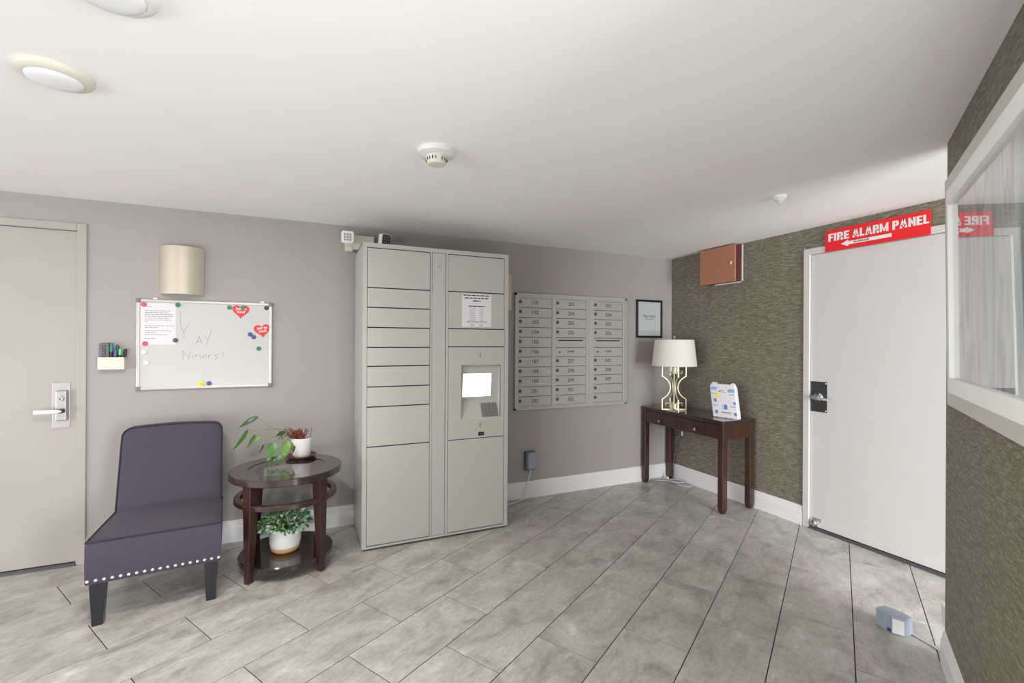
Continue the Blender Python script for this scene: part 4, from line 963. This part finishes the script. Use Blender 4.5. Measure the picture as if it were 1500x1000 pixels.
# emergency light above the locker
em = thing('emergency_light', 'white twin-head emergency light on the wall above the locker', 'emergency light', (-3.10, 0, 2.13))
O('housing', MB().box((-.115, -.055, -.052), (.095, 0, .058)), M['cream'], em, bevel=.006)
O('lower_housing', MB().box((-.115, -.06, -.068), (-.06, 0, -.03)), M['cream'], em, bevel=.004)
for hx, hz, tilt_z, lensm, lab in ((-.100, .024, -.15, 'led', 'head facing the room'), (.160, .030, .55, 'darkglass', 'head turned right, dark lens')):
    hd = MB().loft([[(x * k, y, z * k) for x, z in rrect(.09, .09, .018)] for y, k in ((.02, .55), (.015, .9), (-.02, 1.0), (-.026, .96))])
    h_ = O('lamp_head', hd, M['white'], em, 40, loc=(hx, -.105, hz), rot=(R(8), 0, tilt_z)); h_['label'] = lab
    O('lens', wallprism([(x * .82, z * .82) for x, z in rrect(.09, .09, .018)], -.0275, -.0255), M[lensm], h_)
    O('led_cells', (lambda mb: [mb.lathe([(.009, 0), (.007, .003), (0, .004)], 10).xf(Matrix.Identity(4)) for _ in ()] or mb)(MB().box((-.026, -.029, -.026), (-.012, -.0272, -.012)).box((-.007, -.029, -.026), (.007, -.0272, -.012)).box((.012, -.029, -.026), (.026, -.0272, -.012)).box((-.026, -.029, -.007), (-.012, -.0272, .007)).box((-.007, -.029, -.007), (.007, -.0272, .007)).box((.012, -.029, -.007), (.026, -.0272, .007)).box((-.026, -.029, .012), (-.012, -.0272, .026)).box((-.007, -.029, .012), (.007, -.0272, .026)).box((.012, -.029, .012), (.026, -.0272, .026))), M['inkgrey' if lensm == 'led' else 'corner'], h_)
    O('swivel_arm', MB().tube([(hx, -.09, hz), (hx, -.05, hz)], .014, 10), M['cream'], em)
ww = thing('wall_box', 'beige wall box partly hidden behind the right side of the locker', 'wall box', (-1.93, 0, 1.818))
O('housing', MB().box((-.09, -.045, -.159), (.083, -.004, .159)), M['beige'], ww, bevel=.004)
O('back_plate', MB().box((-.085, -.004, -.154), (.078, 0, .154)), M['beige'], ww)

# outlet cover with the locker power cord
oc = thing('outlet_cover', 'weatherproof outlet cover low on the wall right of the locker', 'outlet', (-1.655, 0, .334))
O('housing', MB().box((-.047, -.045, -.082), (.047, 0, .086)), M['slate'], oc, bevel=.006)  # darker than its cover: locker's shadow put into the housing colour
O('hinged_cover', MB().loft([[(x * k + .004, y, z * k + .002) for x, z in rrect(.084, .15, .026)] for y, k in ((-.045, 1), (-.058, .98), (-.066, .86))]), M['bluegrey'], oc, 40)
pwc = MB().tube([(-1.652, -.045, .262), (-1.668, -.05, .21), (-1.692, -.045, .14), (-1.705, -.04, .09), (-1.715, -.04, .03), (-1.735, -.05, .008), (-1.80, -.075, .005), (-1.88, -.1, .005), (-2.0, -.12, .005), (-2.06, -.13, .005)], .0045, 8)
tag(O('outlet_cable', pwc, M['cordw'], None, 60), 'white power cord running from the outlet cover down behind the locker', 'cord')

# cords under the console table
co = MB(); rd = random.Random(11)
def loop(cx, cy, ra, rb_l, a0, turns, z, tilt=0):
    pts = []
    n = int(22 * turns)
    for i in range(n + 1):
        a = a0 + 2 * PI * turns * i / n; w = 1 + .06 * math.sin(3 * a)
        x = ra * w * math.cos(a); y = rb_l * w * math.sin(a); pts.append((cx + x * math.cos(tilt) - y * math.sin(tilt), cy + x * math.sin(tilt) + y * math.cos(tilt), z + .0025 * math.sin(2 * a)))
    return pts
co.tube(loop(-.215, -.075, .085, .034, 0, 2.1, .012, -.35), .004, 7)
co.tube(loop(-.10, -.185, .075, .042, 1, 2.2, .016, -1.0), .004, 7)
co.tube([(-.27, -.1, .02), (-.21, -.16, .026), (-.17, -.25, .02), (-.16, -.33, .012), (-.10, -.36, .007), (-.03, -.34, .005)], .004, 7)
tag(O('coiled_cord', co, M['cordg'], None, 60), 'loose coil of pale grey cord on the floor under the console table', 'cord')
lc = thing('lamp_cord', 'thin brown lamp cord with inline switch hanging behind the console table', 'cord', (-.02, -.17, .3))
O('cable', MB().tube([(.0, -.03, .42), (.002, -.02, .30), (.003, -.01, .22), (.0, .015, .15), (-.015, .055, .08), (-.02, .075, -.02), (-.03, .085, -.15), (-.06, .04, -.26), (-.09, .075, -.25), (-.12, .06, -.262)], .0034, 7), M['corddark'], lc, 60)
O('inline_switch', MB().loft([[(.0 + dx, -.004 + dy, z) for dx, dy in ((-.007, -.006), (.007, -.006), (.007, .006), (-.007, .006))] for z in (.155, .20)]), M['cordw'], lc, bevel=.003)
pg = thing('power_adapter', 'small white power adapter beside the left rear leg of the console table', 'adapter', (-.125, -.085, .0))
O('body', MB().box((-.013, -.012, .0), (.013, .012, .034)), M['white'], pg, bevel=.004); O('cable_stub', MB().tube([(0, 0, .032), (.008, .004, .06), (.03, .01, .09)], .004, 7), M['corddark'], pg)

# grey floor box and cable, white outlet on the wall end
fbx = thing('floor_power_box', 'grey notched plastic box lying on the tiles in front of the right door', 'power box', (-.872, -.424 - 2.0, 0))
wx = lambda p: (p[0] + .872, p[1] + 2.424)
base = [wx(p) for p in ((-.893, -2.358), (-.915, -2.408), (-.903, -2.424), (-.914, -2.436), (-.893, -2.482), (-.836, -2.486), (-.822, -2.43), (-.836, -2.364))]
top_ = [(x * .95, y * .96) for x, y in base]
fb = MB().loft([[(x, y, 0) for x, y in base], [(x * .985, y * .985, .074) for x, y in base], [(x, y, .082) for x, y in top_]])
O('housing', fb, M['bluegrey'], fbx, bevel=.003)
O('front_panel', MB().loft([[(p[0] - .0022, p[1] - .0008, z) for z in (.006, .072)] + [(p[0] + .001, p[1] + .0, z) for z in (.072, .006)] for p in (wx((-.9135, -2.440)), wx((-.8945, -2.479)))]), M['white'], fbx)
O('clip', MB().box((base[2][0] - .012, base[2][1] - .010, .008), (base[2][0] - .004, base[2][1] + .006, .016)), M['dark'], fbx)
cbl = MB().tube([(-.84, -2.485, .006), (-.85, -2.53, .005), (-.86, -2.58, .005), (-.875, -2.612, .006)], .0042, 7).tube([(-.834, -2.478, .005), (-.842, -2.53, .004), (-.850, -2.585, .004), (-.86, -2.605, .006)], .0035, 7)
tag(O('floor_cable', cbl, M['cordg'], None, 60), 'grey twin cable from the floor box to the near wall', 'cord')
ol_ = E0 + DV * .0
we = thing('end_outlet', 'white outlet plug low on the end of the near wall', 'outlet', E0 + NV * .022 + Vector((0, 0, .19)), TD)
O('outlet_plate', MB().box((.0, -.055, -.06), (.006, .018, .06)), M['white'], we, bevel=.002)
O('plug', MB().box((.006, -.03, -.045), (.100, .021, .034)), M['white'], we, bevel=.004)

# ------------------------------------------------------------------ ceiling fittings
for (x, y), lab in (((-4.243, -1.708), 'white disc ceiling light nearer the left door, whole disc in view'), ((-3.935, -2.262), 'white disc ceiling light nearer the camera, cut by the top edge')):
    cl = thing('ceiling_light', lab, 'ceiling light', (x, y, H), 0, 'disc ceiling lights')
    O('trim_ring', MB().lathe([(.099, 0), (.100, -.006), (.095, -.015), (.079, -.022), (.074, -.022), (.074, 0)], 56), M['cream'] if x < -4 else M['white'], cl, 40)
    if LAMP_W:
        l = bpy.data.lights.new('disc_lamp', 'AREA'); l.shape = 'DISK'; l.size = .15; l.energy = LAMP_W; l.color = (1.0, .95, .88)
        lo = bpy.data.objects.new('disc_lamp', l); COL.objects.link(lo); lo.parent = cl; lo.location = (0, 0, -.041)
    O('diffuser', MB().lathe([(.074, -.018), (.072, -.025), (.056, -.031), (.03, -.034), (0, -.035)], 48), M['diffuser'], cl, 60)
sd = thing('smoke_detector', 'round cream smoke detector on the ceiling above the locker', 'smoke detector', (-2.945, -1.64, H))
O('base', MB().lathe([(.086, 0), (.086, -.008), (.083, -.014), (.083, -.022), (.062, -.030), (0, -.030)], 48), M['white'], sd, 30)
O('sensing_chamber', MB().lathe([(.052, -.028), (.050, -.036), (.042, -.060), (.038, -.066), (0, -.067)], 40), M['cream'], sd, 30)
vm = MB().box((-.0018, -.0015, -.007), (.0018, .0015, .007)).mesh('vent_slot', M['black'])
for i in range(20):
    if i % 5 == 4: continue
    a = 2 * PI * i / 20 + .3; o = bpy.data.objects.new('vent_slot', vm); COL.objects.link(o); o.parent = sd
    o.location = (.0475 * math.cos(a), .0475 * math.sin(a), -.046); o.rotation_euler = (0, 0, a + PI / 2)
s2 = thing('dome_sensor', 'small white dome sensor on the ceiling near the right door', 'sensor', (-.93, -1.862, H))
O('dome', MB().lathe([(.040, 0), (.040, -.004), (.036, -.016), (.026, -.028), (.014, -.034), (0, -.035)], 32), M['white'], s2, 60)
O('sensor_tip', MB().lathe([(.013, -.032), (.013, -.044), (.010, -.047), (0, -.047)], 20), M['cream'], s2, 40)
